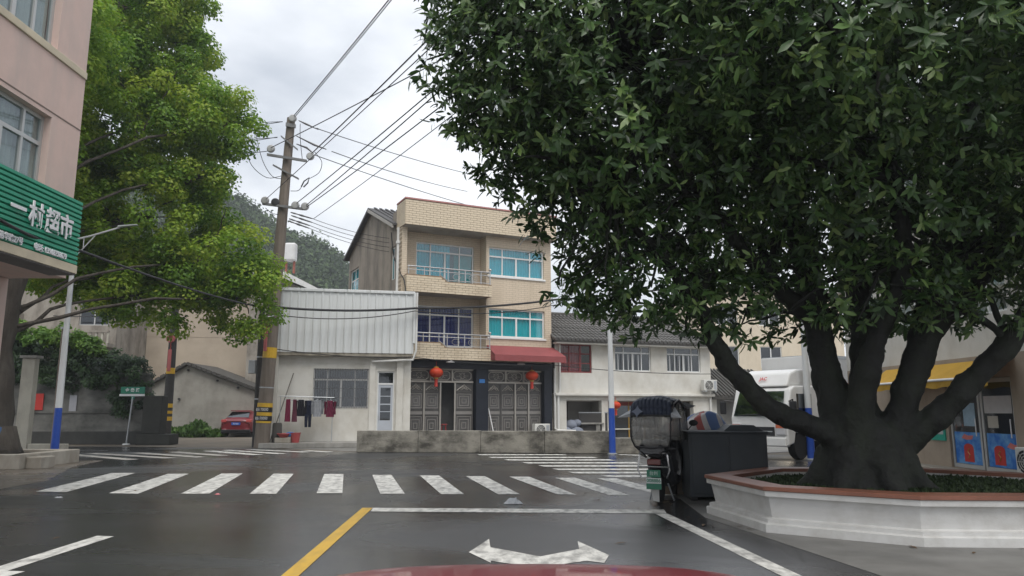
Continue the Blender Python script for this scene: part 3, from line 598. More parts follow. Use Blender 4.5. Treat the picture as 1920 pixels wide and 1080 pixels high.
#@@BACKLEFT
# ---- background left: balcony house, beige house, gabled shed, parked car, weeds
M_beige = mat('beige_render', (0.45, 0.38, 0.30), 0.85, 0.08, 0.8, bump=0.1, stain=(0.34, 0.28, 0.22), stain_amt=0.6, streak=(0.5, 0.5, 0.6))
be = thing('beige_house', 'large blank beige rendered house wall behind the gabled shed', 'house', (-17.0, 50, 0), R(4))
MB().box(-11.5, 0.2, 0, 9, 0, 9.3).build('wall', M_beige, be); MB().box(-11.8, 0.5, -0.35, 9.3, 9.3, 9.5).build('roof_slab', M_concrete, be)
for zz in (3.2, 6.3): MB().box(-11.5, 0.2, -0.012, -0.002, zz, zz + 0.03).build('joint', mat('beige_joint', (0.36, 0.3, 0.24), 0.9), be)
M_oldconc = mat('old_concrete_render', (0.33, 0.30, 0.26), 0.9, 0.15, 1.5, bump=0.2, stain=(0.15, 0.13, 0.11), stain_amt=0.8)
bh = thing('balcony_house', 'old grey concrete house with a railed balcony above the ivy wall', 'house', (-24.2, 44, 0), R(3))
wall_holes(MB(), -14, 0, 0, 10.5, [(-2.3, -0.5, 6.6, 8.2), (-3.6, -2.6, 2.9, 4.8), (-1.2, -0.3, 2.9, 4.8)], 1.2, 0.3).quad((0, 1.2, 0), (0, 8, 0), (0, 8, 10.5), (0, 1.2, 10.5)).build('wall', M_oldconc, bh)
MB().box(-13.9, -0.02, 1.52, 7.9, 0, 10.4).build('interior', M_dark_in, bh)
MB().box(-5.2, 0.1, 0, 1.19, 5.2, 5.42).build('balcony_slab', M_oldconc, bh)
for i in range(16): MB().box(-5.1 + i * 0.34, -4.98 + i * 0.34, 0.05, 0.13, 5.42, 6.05).build('baluster', M_pale_wall, bh)
MB().box(-5.2, 0.1, 0.0, 0.18, 6.05, 6.17).build('balcony_rail', M_oldconc, bh)
MB().box(-14.4, 0.4, 0.4, 8.2, 10.5, 10.75).build('roof_slab', M_concrete, bh)
MB().box(-14, -5.6, -3.0, 1.18, 6.9, 7.3).box(-14, -5.6, -3.3, -2.9, 7.3, 7.8).build('terrace_canopy', M_oldconc, bh)
MB().box(-6.2, -5.9, -2.9, -2.6, 0, 6.9).box(-9.9, -9.6, -2.9, -2.6, 0, 6.9).build('column', M_oldconc, bh)
window(bh, -2.3, -0.5, 6.6, 8.2, 1.3, [0.5], 0, M_alu, G_dark, None, 0.06); window(bh, -3.6, -2.6, 2.9, 4.8, 1.3, [0.5], 0, M_alu, G_dark); window(bh, -1.2, -0.3, 2.9, 4.8, 1.3, [0.5], 0, M_alu, G_dark)

M_shed = mat('grey_shed_render', (0.33, 0.315, 0.28), 0.9, 0.1, 1.2, bump=0.2, stain=(0.2, 0.185, 0.16), stain_amt=0.7, streak=(0.8, 0.8, 0.7))
M_oldtile = mat('old_grey_tile', (0.07, 0.066, 0.06), 0.85, 0.3, 3, bump=0.3)
sd = thing('gabled_shed', 'low grey gabled shed with a dark tiled verge beside the red car', 'shed', (-17.9, 43, 0), R(2))
MB().prism([(-2.9, 0), (3.05, 0), (3.05, 2.55), (-0.85, 4.0), (-2.9, 2.85)], 0, 4.5).build('wall', M_shed, sd)
for a, b in (((-3.15, 2.7), (-0.85, 4.03)), ((-0.85, 4.03), (3.3, 2.5))):
    MB().prism([a, (a[0], a[1] + 0.16), (b[0], b[1] + 0.16), b], -0.22, 4.7).build('roof', M_oldtile, sd)
    n = int(abs(b[0] - a[0]) / 0.28)
    for i in range(n):
        t = (i + 0.5) / n; MB().box(-0.13, 0.13, -0.27, -0.2, -0.06, 0.1).build('verge_tile', M_oldtile, sd, (a[0] + (b[0] - a[0]) * t, 0, a[1] + (b[1] - a[1]) * t + 0.1), (0, -math.atan2(b[1] - a[1], b[0] - a[0]), 0))
for x, z in ((-0.8, 3.75), (0.9, 3.15), (2.1, 2.75), (-1.2, 2.1)): MB().tube([(x, -0.12, z), (x, 0.02, z)], 0.06, 8).build('vent_hole', M_dark_in, sd)
# white downpipe on the corner behind the car
dpipe = MB().tube([(-14.55, 42.6, 0), (-14.55, 42.6, 6.4)], 0.06, 8).build('downpipe', M_pipe); tag(dpipe, 'tall white drainpipe standing between the shed and the utility pole', 'pipe')

# ---- parked red hatchback seen from behind
def car_body(name, secs, m, parent):
    """secs: list of (y, [(x,z)...half section from bottom centre to roof centre])"""
    vs = []; fs = []; k = len(secs[0][1]) * 2 - 2
    for y, h in secs:
        ring = [(x, y, z) for x, z in h] + [(-x, y, z) for x, z in h[-2:0:-1]]; vs += ring
    for i in range(len(secs) - 1):
        for j in range(k): fs.append((i * k + j, i * k + (j + 1) % k, (i + 1) * k + (j + 1) % k, (i + 1) * k + j))
    fs.append(tuple(range(k))); fs.append(tuple(range((len(secs) - 1) * k + k - 1, (len(secs) - 1) * k - 1, -1)))
    o = MB().add(vs, fs).build(name, m, parent, smooth=True)
    su = o.modifiers.new('sub', 'SUBSURF'); su.levels = 2; su.render_levels = 2
    return o
M_carred = mat('red_car_paint', (0.19, 0.02, 0.028), 0.38, 0.05, coat=0.6)
M_taillight = mat('tail_light', (0.55, 0.1, 0.1), 0.2, 0.05, coat=0.5)
M_plate_blue = mat('blue_plate', (0.03, 0.12, 0.5), 0.4, 0.03)
def wheel(parent, loc, r=0.31, w=0.2, rot=(0, 0, 0)):
    tprof = [(r * 0.62, -w / 2), (r * 0.93, -w / 2), (r, -w * 0.35), (r, w * 0.35), (r * 0.93, w / 2), (r * 0.62, w / 2)]
    t = MB().lathe(tprof, 24, axis='x').build('wheel', M_rubber, parent, loc, rot, smooth='auto')
    MB().lathe([(r * 0.2, -w * 0.42), (r * 0.6, -w * 0.36), (r * 0.63, -w * 0.5), (r * 0.63, w * 0.5), (r * 0.6, w * 0.36), (r * 0.2, w * 0.42)], 20, axis='x').build('rim', M_galv, t, smooth='auto')
    return t
rc = thing('parked_car', 'red hatchback parked facing away beside the grey gabled shed', 'car', (-15.25, 41.6, 0), R(2))
def half(w, z0, zb, zr, wr): return [(0, z0), (w * 0.8, z0), (w, z0 + 0.14), (w * 1.0, zb * 0.75), (w * 0.97, zb), (wr * 1.02, zr - 0.14), (wr * 0.8, zr), (0, zr + 0.01)]
car_body('body', [(-0.05, half(0.78, 0.33, 0.78, 0.86, 0.72)), (0.0, half(0.84, 0.24, 0.88, 0.98, 0.72)), (0.14, half(0.89, 0.2, 0.94, 1.03, 0.74)), (0.3, half(0.9, 0.2, 0.95, 1.12, 0.7)), (0.85, half(0.91, 0.2, 0.95, 1.42, 0.6)), (1.6, half(0.91, 0.2, 0.94, 1.46, 0.6)), (2.4, half(0.91, 0.2, 0.93, 1.4, 0.58)), (3.1, half(0.9, 0.2, 0.92, 1.0, 0.66)), (3.9, half(0.86, 0.22, 0.8, 0.86, 0.66)), (4.3, half(0.72, 0.28, 0.62, 0.7, 0.5))], M_carred, rc)
MB().add([(-0.6, 0.2, 1.07), (0.6, 0.2, 1.07), (0.5, 0.66, 1.38), (-0.5, 0.66, 1.38)], [(0, 1, 2, 3)]).build('rear_window', glass('car_glass', (0.03, 0.035, 0.035), 0.1), rc)
o = MB().box(-0.56, 0.56, 0.62, 0.86, 1.41, 1.46).build('roof_spoiler', M_carred, rc, bevel=0.02)
for s in (-1, 1):
    MB().box(s * 0.68 - 0.15, s * 0.68 + 0.15, -0.06, 0.12, 0.8, 0.96).build('tail_light', M_taillight, rc, bevel=0.03)
    MB().box(s * 1.02 - 0.1, s * 1.02 + 0.1, 2.1, 2.25, 0.95, 1.08).build('wing_mirror', M_black, rc, bevel=0.03)
    wheel(rc, (s * 0.8, 0.75, 0.31)); wheel(rc, (s * 0.8, 3.35, 0.31))
MB().box(-0.8, 0.8, -0.09, 0.05, 0.2, 0.42).build('rear_bumper', M_black, rc, bevel=0.05)
pl = MB().box(-0.24, 0.24, -0.10, -0.055, 0.66, 0.8).build('number_plate', M_plate_blue, rc); lettering('浙J·36862', 0.1, M_white_txt, pl, (0, -0.103, 0.73), name='plate_text', sx=0.8)

def weeds(name, label, ells, n, size, cols, cat='weeds'):
    pos, nr, rn = puff_leaves(ells, n, 60, 0.28, 0.1, (0, 0, 0)); x = np.array([0, 0, 1.0]) + 0.7 * unit(len(pos))
    o = inst(leaves_mesh(name, LEAF2, pos, x, unit(len(pos)), rng.uniform(size[0], size[1], len(pos)), mat(name + '_leaves', cols[1], 0.6, attr='rnd', attr_cols=cols, translucent=0.3), rn), name)
    tag(o, label, cat); o['kind'] = 'stuff'; return o
weeds('weed_patch', 'patch of green weeds at the foot of the gabled shed', [((-18.3, 41.8, 0.15), (0.9, 0.5, 0.2)), ((-17.4, 41.6, 0.3), (0.6, 0.5, 0.35)), ((-16.7, 41.7, 0.12), (0.7, 0.4, 0.18)), ((-19.3, 40.5, 0.08), (0.8, 0.4, 0.12))], 80, (0.12, 0.3), [(0.04, 0.09, 0.02), (0.08, 0.17, 0.03), (0.13, 0.24, 0.05)])

# ---- main utility pole with crossarms
PX, PY = -9.92, 29.9
mp_ = thing('utility_pole', 'tall brown concrete utility pole with crossarms, insulators and many wires', 'utility pole', (PX, PY, 0))
TOP = P(546, 222, PY) - Vector((PX, PY, 0))
def on_pole(z): return Vector((TOP.x * z / TOP.z, 0, z))
mb = MB(); mb.tube([on_pole(0), on_pole(TOP.z * .5), on_pole(TOP.z)], [0.30, 0.235, 0.17], 18); mb.build('shaft', M_pole, mp_, smooth='auto')
def band(z, h, m, name='band', ex=0.006):
    r = 0.30 - 0.13 * z / TOP.z + ex; MB().tube([on_pole(z), on_pole(z + h)], [r + 0.004, r], 18).build(name, m, mp_); return r
band(0.98, 0.78, M_yellow, 'warning_band'); band(1.06, 0.2, M_black, "warning_band", 0.014); band(1.4, 0.2, M_black, "warning_band", 0.014)
for z in (1.16, 1.5):
    c = on_pole(z); lettering('85170000', 0.16, M_white_txt, mp_, (c.x, -0.315, z), name='band_text', sx=0.75)
band(3.55, 0.42, M_yellow, 'warning_band'); band(2.35, 0.04, M_galv, 'clamp')
M_arm = mat('weathered_crossarm', (0.2, 0.2, 0.205), 0.6, 0.2, 8, metal=0.3)
M_ins = mat('pale_insulator', (0.42, 0.42, 0.42), 0.35, 0.1); M_ins_d = mat('dark_insulator', (0.05, 0.05, 0.055), 0.3, 0.1)
def disc(x, y, z, m=M_ins, r=0.17): MB().lathe([(0.05, -0.09), (r * .8, -0.08), (r, -0.03), (r, 0.03), (r * .75, 0.08), (0.05, 0.1)], 16, (x, y, z), axis='y').build('insulator', m, mp_, smooth='auto')
def arm(pxa, pya, pxb, pyb, h=0.1, y=-0.28):
    a = P(pxa, pya, PY + y) - Vector((PX, PY, 0)); b = P(pxb, pyb, PY + y) - Vector((PX, PY, 0))
    MB().add([(a.x, y - .05, a.z), (b.x, y - .05, b.z), (b.x, y + .05, b.z), (a.x, y + .05, a.z), (a.x, y - .05, a.z + h), (b.x, y - .05, b.z + h), (b.x, y + .05, b.z + h), (a.x, y + .05, a.z + h)], [(0, 3, 2, 1), (4, 5, 6, 7), (0, 1, 5, 4), (1, 2, 6, 5), (2, 3, 7, 6), (3, 0, 4, 7)]).build('crossarm', M_arm, mp_)
    return a, b
arm(501, 292, 575, 304); arm(501, 292, 575, 304, y=0.3)
for q in ((508, 279, M_ins), (582, 293, M_ins), (549, 222, M_ins), (497, 376, M_ins), (516, 379, M_ins_d), (554, 385, M_ins), (572, 387, M_ins)):
    a = P(q[0], q[1], PY - 0.28) - Vector((PX, PY, 0)); disc(a.x, -0.28, a.z, q[2])
arm(492, 384, 568, 394)
a, b = arm(512, 311, 560, 337, 0.07, -0.26); arm(527, 257, 558, 282, 0.07, -0.24); arm(536, 237, 554, 240, 0.16, -0.22)
# fuse cut-out, stays and loops of slack wire
fu = [P(565, 350, PY - .6), P(570, 340, PY - .6), P(580, 333, PY - .6), P(577, 343, PY - .6), P(569, 351, PY - .6)]
MB().tube([v - Vector((PX, PY, 0)) for v in fu], 0.028, 6).build('fuse_holder', M_ins_d, mp_)
for pts in ([(530, 228), (482, 232), (480, 250), (492, 300), (510, 330), (528, 335)], [(520, 258), (470, 262), (460, 275), (472, 310), (500, 333), (527, 330)], [(563, 232), (563, 260), (567, 300)], [(590, 285), (602, 300), (603, 312), (597, 325), (580, 335)], [(568, 345), (560, 357), (545, 358)], [(498, 390), (510, 400), (522, 402)]):
    q = [P(a, b, PY - 0.3) - Vector((PX, PY, 0)) for a, b in pts]; out = []
    mb = MB(); limb(mb, q, 0.014, 0.014, 5, 0.0); mb.build('jumper_wire', M_cable, mp_)
for i, (a, b) in enumerate((((545, 398), (586, 410)), ((546, 404), (585, 417)), ((542, 410), (581, 423)), ((540, 414), (580, 428)))):
    q = [P(a[0] + (b[0] - a[0]) * k / 6, a[1] + (b[1] - a[1]) * k / 6, PY - 0.3) - Vector((PX, PY, 0)) for k in range(7)]
    MB().tube(q, [0.02, 0.035, 0.02, 0.045, 0.03, 0.03, 0.02], 8).build('strain_insulator', M_ins_d, mp_)
for pts in ([(560, 226), (575, 233), (590, 240), (597, 242)], [(556, 255), (590, 272), (612, 280)], [(556, 270), (575, 277), (588, 288)]):
    q = [P(a, b, PY - 0.25) - Vector((PX, PY, 0)) for a, b in pts]; MB().tube(q, [0.02, 0.045, 0.02, 0.04][:len(q)], 8).build('strain_insulator', M_ins_d, mp_)
knot(PX + 0.08, PY - 0.42, 4.35, 'red knot ornament with tassel hanging on the tall brown utility pole', 0.9)
p2 = thing('cable_riser_post', 'black cable riser post standing close behind the tall utility pole', 'post', (PX - 0.42, PY + 0.5, 0))
MB().lathe([(0.13, 0), (0.11, 5.6)], 12).build('shaft', M_pole_dark, p2, smooth='auto'); MB().box(-0.42, -0.14, -0.1, 0.1, 2.95, 3.5).build('junction_box', M_galv, p2, bevel=0.02)
for z in (1.9, 3.6): MB().lathe([(0.135, z), (0.135, z + 0.05)], 12).build('clamp', M_galv, p2)
p3 = thing('concrete_stub', 'short dark concrete stub at the foot of the tall utility pole', 'bollard', (PX + 0.5, PY + 0.3, 0))
MB().lathe([(0.2, 0), (0.19, 0.9), (0.16, 0.98)], 12).build('shaft', mat('dark_stub_concrete', (0.07, 0.066, 0.06), 0.9, 0.3, bump=0.3), p3, smooth='auto'); MB().box(-0.26, 0.26, -0.26, 0.26, 0, 0.06).build('foot', M_concrete, p3)

# ---- white eave house with roof water tank behind
wh = thing('white_eave_house', 'white roof eave of a house showing above the metal clad building', 'house', (-12.2, 46, 0), R(0))
MB().add([(-4.6, 0, 10.3), (-2.3, 0, 10.2), (0.05, 0, 9.0), (0.05, 0, 8.75), (-2.35, 0, 9.75), (-4.6, 0, 9.8), (-4.6, 3, 10.3), (-2.3, 3, 10.2), (0.05, 3, 9.0), (0.05, 3, 8.75), (-2.35, 3, 9.75), (-4.6, 3, 9.8)],
         [(0, 1, 4, 5), (1, 2, 3, 4), (6, 11, 10, 7), (7, 10, 9, 8), (0, 6, 7, 1), (1, 7, 8, 2), (2, 8, 9, 3), (3, 9, 10, 4), (4, 10, 11, 5), (0, 5, 11, 6)]).build('eave', mat('white_eave_paint', (0.7, 0.7, 0.7), 0.6, 0.06, stain=(0.45, 0.44, 0.42), stain_amt=0.5), wh)
MB().box(-4.5, -0.5, 0.6, 5, 0, 8.74).build('wall', M_oldconc, wh)
MB().prism([(-4.5, 8.74), (-0.5, 8.74), (-2.4, 9.7), (-4.5, 9.75)], 0.6, 2.9).build('gable', M_oldconc, wh)
tk = thing('water_tank', 'white rooftop water tank on red legs beside the utility pole', 'tank', (-14.2, 46.5, 10.1))
MB().box(-0.36, 0.36, -0.3, 0.3, 0.75, 1.95).build('tank', mat('white_tank', (0.68, 0.68, 0.68), 0.5, 0.08, stain=(0.4, 0.38, 0.35), stain_amt=0.5), tk, bevel=0.12)
for x in (-0.25, 0.25): MB().box(x - 0.05, x + 0.05, -0.1, 0.1, 0, 0.78).build('leg', mat('rusty_red_leg', (0.3, 0.1, 0.07), 0.7), tk)
#@@MIDDLE
# ================================================================== MIDDLE: metal clad building, tile fronted house, white house, low wall
# ---- G: white building with corrugated metal upper cladding
gO = P(518, 0, 30.5); 
M_whitewall = mat('white_render', (0.64, 0.625, 0.58), 0.85, 0.06, 2, bump=0.15, bscale=50, stain=(0.38, 0.345, 0.28), stain_amt=0.5, streak=(0.8, 0.8, 0.6))
M_clad = mat('white_metal_cladding', (0.66, 0.68, 0.68), 0.45, 0.04, 2, stain=(0.42, 0.42, 0.4), stain_amt=0.4, streak=(6, 6, 0.3))
gb = thing('metal_clad_building', 'white low building with ribbed white metal cladding above the laundry', 'building', (gO.x, 30.5, 0), R(12))
HW, HD = (2.3, 4.58, 1.56, 3.21), (4.95, 5.66, 0.32, 3.12)
wall_holes(MB(), 0.72, 6.36, 0.0, 3.85, [HW, HD], 0.28, 0.25).quad((0.72, 0.28, 0), (0.72, 0.28, 3.85), (0.72, 5, 3.85), (0.72, 5, 0)).build('wall', M_whitewall, gb)
MB().box(0.75, 6.34, 0.6, 5.0, 0.02, 6.3).build('interior', M_dark_in, gb)
MB().box(0.55, 0.88, -0.02, 0.27, 0.0, 3.8).build('pillar', M_whitewall, gb, bevel=0.015); MB().box(4.62, 4.86, 0.2, 0.279, 0.0, 3.72).build('pilaster', M_whitewall, gb, bevel=0.01); MB().box(5.74, 6.02, 0.14, 0.279, 0.0, 3.72).build('pilaster', M_whitewall, gb, bevel=0.01)
MB().box(0.5, 6.36, -0.08, 0.5, 3.72, 3.9).build('beam', mat('stained_beam', (0.36, 0.33, 0.27), 0.85, 0.15, stain=(0.15, 0.13, 0.1), stain_amt=0.8), gb, bevel=0.01)
npan = 18; pw = (6.42 - 0.66) / npan
rib = MB().add([(0, 0, 0), (pw - 0.075, 0, 0), (pw - 0.06, -0.035, 0), (pw - 0.015, -0.035, 0), (pw, 0, 0), (0, 0, 2.62), (pw - 0.075, 0, 2.62), (pw - 0.06, -0.035, 2.62), (pw - 0.015, -0.035, 2.62), (pw, 0, 2.62)],
               [(i, i + 1, i + 6, i + 5) for i in range(4)]).mesh('metal_panel'); rib.materials.append(M_clad)
for i in range(npan): inst(rib, 'metal_panel', gb, (0.66 + i * pw, -0.1 - 0.004 * (i % 2) * 0.5, 3.86 - 0.0), scale=(1, 1, 0.985 + 0.01 * math.sin(i * 1.7)))
MB().box(0.66, 6.42, -0.06, 0.02, 3.9, 6.42).build('backing', M_clad, gb)
for i in range(6): MB().box(0.66 + i * 0.965, 0.66 + i * 0.965 + 0.955, -0.17, 0.1, 6.42, 6.55).build('coping', M_clad, gb, bevel=0.02)
MB().box(0.66, 6.42, 0.02, 5, 6.3, 6.41).build('roof', M_concrete, gb)
MB().box(6.37, 6.47, -0.2, 0.12, 4.3, 6.5).build('corner_flashing', M_clad, gb, bevel=0.01)
MB().tube([(6.52, -0.16, 6.5), (6.52, -0.16, 4.0), (6.4, -0.14, 3.6), (5.9, -0.02, 3.58), (4.7, 0.12, 3.52)], 0.05, 8).build('downpipe', M_pipe, gb, smooth='auto')
w = window(gb, *HW, 0.36, [0.25, 0.5, 0.75], 0.72, M_alu, G_dark, None, 0.06)
mb = MB()
for i in range(22): x = HW[0] + 0.06 + i * (HW[1] - HW[0] - 0.12) / 21; mb.box(x - 0.008, x + 0.008, 0.24, 0.256, HW[2], HW[3])
for z in np.linspace(HW[2] + 0.03, HW[3] - 0.03, 5): mb.box(HW[0], HW[1], 0.257, 0.272, z - 0.01, z + 0.01)
mb.build('security_bars', mat('dark_window_bars', (0.11, 0.11, 0.115), 0.5, 0.1), w)
mb = MB().box(HD[0], HD[0] + 0.05, 0.34, 0.42, HD[2], HD[3]).box(HD[1] - 0.05, HD[1], 0.34, 0.42, HD[2], HD[3]).box(HD[0] + 0.05, HD[1] - 0.05, 0.34, 0.42, HD[3] - 0.06, HD[3]).box(HD[0] + 0.05, HD[1] - 0.05, 0.34, 0.42, 2.55, 2.62)
dr = mb.build('door_frame', M_white_frame, gb)
mb = MB().box(HD[0] + 0.05, HD[0] + 0.14, 0.36, 0.4, 0.32, 2.55).box(HD[1] - 0.14, HD[1] - 0.05, 0.36, 0.4, 0.32, 2.55).box(HD[0] + .14, HD[1] - .14, 0.36, 0.4, 2.43, 2.55).box(HD[0] + .14, HD[1] - .14, 0.36, 0.4, 0.32, 1.05).box(HD[0] + .14, HD[1] - .14, 0.36, 0.4, 1.7, 1.75).box(HD[0] + .14, HD[1] - .14, 0.36, 0.4, 1.4, 1.43).box(HD[0] + .14, HD[1] - .14, 0.36, 0.4, 2.05, 2.08)
d = mb.build('door', mat('pale_blue_door', (0.42, 0.45, 0.5), 0.5, 0.06), gb)
MB().box(HD[0] + .14, HD[1] - .14, 0.38, 0.385, 1.05, 2.43).build('pane', G_dark, d); MB().box(HD[0] + .05, HD[1] - .05, 0.38, 0.385, 2.62, 3.06).build('pane', G_dark, d); MB().box(HD[0] + 0.07, HD[0] + 0.1, 0.32, 0.36, 1.1, 1.25).build('handle', M_steel, d)
MB().box(0.4, 6.3, -1.2, 0.27, 0, 0.2).build('step', M_concrete, gb, bevel=0.02)
# things in front: laundry rack, clothes, basin, bucket, pole
gM = Matrix.Translation((gO.x, 30.5, 0)) @ Matrix.Rotation(R(12), 4, 'Z')
def gpos(u, y, z): return tuple(gM @ Vector((u, y, z)))
rk = thing('clothes_rack', 'thin metal clothes rack in front of the white building', 'rack', gpos(1.1, -0.6, 0.2), R(12))
MB().tube([(0, 0, 0), (0, 0, 1.85)], 0.018, 6).build('upright', M_galv, rk); MB().tube([(2.05, 0, 0), (2.05, 0, 1.6)], 0.018, 6).build('upright', M_galv, rk); MB().tube([(-0.08, 0, 1.84), (2.1, 0, 1.78)], 0.018, 6).build('rail', M_galv, rk)
bp_ = MB().tube([gpos(0.75, -0.5, 0.2), gpos(1.5, 0.1, 3.0)], 0.022, 6).build('bamboo_pole', mat('grey_bamboo', (0.16, 0.15, 0.13), 0.7)); tag(bp_, 'long thin pole leaning against the white wall by the laundry', 'pole')
def garment(u, kind, col, label):
    t = thing('garment', label, 'clothes', gpos(1.1 + u, -0.6, 1.98 - u * 0.03), R(12 + random.uniform(-25, 25)), 'clothes hanging on the rack')
    m = mat('cloth_' + label.replace(' ', '_')[:24], col, 0.9, 0.2, 8)
    MB().tube([(0, 0, 0.08), (0, 0, -0.03), (-0.16, 0, -0.1), (0.16, 0, -0.1), (0, 0, -0.03)], 0.008, 5).build('hanger', M_galv, t)
    n = 10
    def cloth(w0, w1, z0, z1, x=0.0, th=0.05):
        mb = MB(); k = 8; r = random.Random(label)
        for s in (-1, 1):
            g = [[(x + (w0 + (w1 - w0) * j / 7) * (i / k - 0.5), s * th * (0.4 + 0.6 * math.sin(i / k * math.pi)) + 0.03 * math.sin(i * 2.1 + j * 0.4), z0 + (z1 - z0) * j / 7) for i in range(k + 1)] for j in range(8)]
            for j in range(7):
                for i in range(k): mb.quad(g[j][i], g[j][i + 1], g[j + 1][i + 1], g[j + 1][i])
        return mb
    if kind == 'shirt':
        cloth(0.26, 0.34, -0.06, -0.72).build('body', m, t, smooth=True)
        for s in (-1, 1): cloth(0.1, 0.09, -0.1, -0.62, s * 0.2, 0.03).build('sleeve', m, t, smooth=True)
    elif kind == 'trousers':
        cloth(0.26, 0.26, -0.08, -0.3).build('waist', m, t, smooth=True)
        for s in (-1, 1): cloth(0.14, 0.1, -0.28, -1.15, s * 0.075, 0.03).build('trouser_leg', m, t, smooth=True)
    else: cloth(0.16, 0.22, -0.06, -0.95).build('body', m, t, smooth=True)
    return t
garment(0.3, 'towel', (0.2, 0.02, 0.06), 'long magenta garment leftmost on the clothes rack')
garment(0.56, 'towel', (0.12, 0.03, 0.05), 'narrow dark plum garment second from left on the clothes rack')
garment(0.8, 'shirt', (0.012, 0.012, 0.018), 'black shirt hanging on the clothes rack')
garment(1.1, 'trousers', (0.015, 0.02, 0.045), 'dark navy trousers hanging on the clothes rack')
garment(1.45, 'shirt', (0.28, 0.29, 0.31), 'grey shirt hanging on the clothes rack')
garment(1.95, 'shirt', (0.13, 0.012, 0.04), 'maroon shirt rightmost on the clothes rack')
bk = thing('bucket', 'dusky red plastic bucket at the foot of the clothes rack', 'bucket', gpos(1.75, -0.75, 0.2))
MB().lathe([(0.15, 0), (0.2, 0.36), (0.215, 0.36), (0.215, 0.39), (0.185, 0.39), (0.14, 0.02)], 18).build('bucket_body', mat('red_plastic', (0.35, 0.06, 0.06), 0.5, 0.1), bk, smooth='auto'); MB().tube([(-0.2, 0, 0.36), (-0.1, -0.12, 0.24), (0.1, -0.12, 0.24), (0.2, 0, 0.36)], 0.008, 5).build('handle', M_galv, bk)
bs = thing('wash_basin', 'red wash basin on a low stand beneath the laundry', 'basin', gpos(1.3, -0.75, 0.2))
MB().lathe([(0.14, 0.2), (0.25, 0.34), (0.27, 0.34), (0.26, 0.37), (0.22, 0.34), (0.13, 0.22)], 18).build('basin_body', MATS['red_plastic'], bs, smooth='auto'); MB().box(-0.3, 0.3, -0.2, 0.2, 0, 0.2).build('stand', M_bed, bs, bevel=0.02)
bl = MB()._ell((0, 0, 0.1), (0.2, 0.14, 0.1), 12, 7).build('blue_cloth_heap', mat('blue_cloth', (0.03, 0.15, 0.42), 0.85), None, gpos(1.55, -0.72, 0.42), smooth=True); tag(bl, 'small heap of bright blue cloth beside the red basin', 'cloth')

# ---- H: three storey house with cream brick tile bands and teal windows
hO = P(765, 0, 33)
hb = thing('tile_fronted_house', 'three storey cream brick tiled house with teal windows and balconies', 'house', (hO.x, 33, 0), R(26))
M_brick = mat('cream_brick_tile', (0.66, 0.56, 0.42), 0.55, 0.10, 6, bump=0.1, stain=(0.45, 0.36, 0.25), stain_amt=0.5)
M_mortar = mat('brown_mortar', (0.24, 0.17, 0.11), 0.9, 0.15)
M_tilewall = mat('cream_tile_wall', (0.62, 0.52, 0.40), 0.6, 0.05, 3, stain=(0.43, 0.35, 0.25), stain_amt=0.4, streak=(1, 1, 0.4))
def add_tile_joints(m, sc=(0.33, 0.1)):
    nt = m.node_tree; N = nt.nodes; L = nt.links; b = N['Principled BSDF']
    t = N.new('ShaderNodeTexCoord'); mp = N.new('ShaderNodeMapping'); mp.inputs['Rotation'].default_value = (R(90), 0, 0)
    br = N.new('ShaderNodeTexBrick'); br.inputs['Scale'].default_value = 1; br.inputs['Brick Width'].default_value = sc[0]; br.inputs['Row Height'].default_value = sc[1]; br.inputs['Mortar Size'].default_value = 0.006
    src = b.inputs['Base Color'].links[0].from_socket
    L.new(t.outputs['Object'], mp.inputs[0]); L.new(mp.outputs[0], br.inputs['Vector'])
    mx = N.new('ShaderNodeMixRGB'); mx.inputs[2].default_value = (0.36, 0.28, 0.19, 1)
    L.new(br.outputs['Fac'], mx.inputs[0]); L.new(src, mx.inputs[1]); L.new(mx.outputs[0], b.inputs['Base Color'])
add_tile_joints(M_tilewall)
M_render_grey = mat('stained_grey_render', (0.30, 0.26, 0.215), 0.9, 0.16, 1.2, bump=0.2, stain=(0.13, 0.115, 0.098), stain_amt=0.8, streak=(1.1, 1.1, 0.4))
M_navy = mat('dark_navy_paint', (0.012, 0.015, 0.024), 0.5, 0.2)
M_soffit = mat('grey_soffit', (0.34, 0.31, 0.28), 0.85, 0.12, 2, stain=(0.2, 0.17, 0.14), stain_amt=0.6)
W3R, W2R = (4.35, 7.36, 7.86, 9.27), (4.35, 7.38, 4.91, 6.28)
W3L, W2L = (0.95, 3.92, 7.42, 9.36), (1.0, 3.92, 4.4, 6.34)
D0 = 0.8
wall_holes(MB(), 4.22, 7.75, 3.5, 9.8, [W3R, W2R], 0, 0.3).quad((4.22, D0, 3.5), (4.22, 0, 3.5), (4.22, 0, 9.8), (4.22, D0, 9.8)).quad((7.75, 0, 0), (7.75, 10, 0), (7.75, 10, 10.2), (7.75, 0, 10.2)).build('tiled_wall', M_tilewall, hb)
wall_holes(MB(), 0.0, 4.22, 3.5, 9.8, [W3L, W2L], D0, 0.3).build('recessed_wall', M_tilewall, hb)
MB().quad((0, D0, 0), (0, D0, 9.9), (0, -0.0, 9.9), (0, 0, 0)).quad((0.25, 0, 3.5), (0.25, D0, 3.5), (0.25, D0, 9.9), (0.25, 0, 9.9)).quad((0, 0, 3.5), (0.25, 0, 3.5), (0.25, 0, 9.9), (0, 0, 9.9)).build('side_return', M_tilewall, hb)
SW = [(7.75, 9.65, 7.3, 9.28), (1.0, 1.7, 7.5, 9.1)]
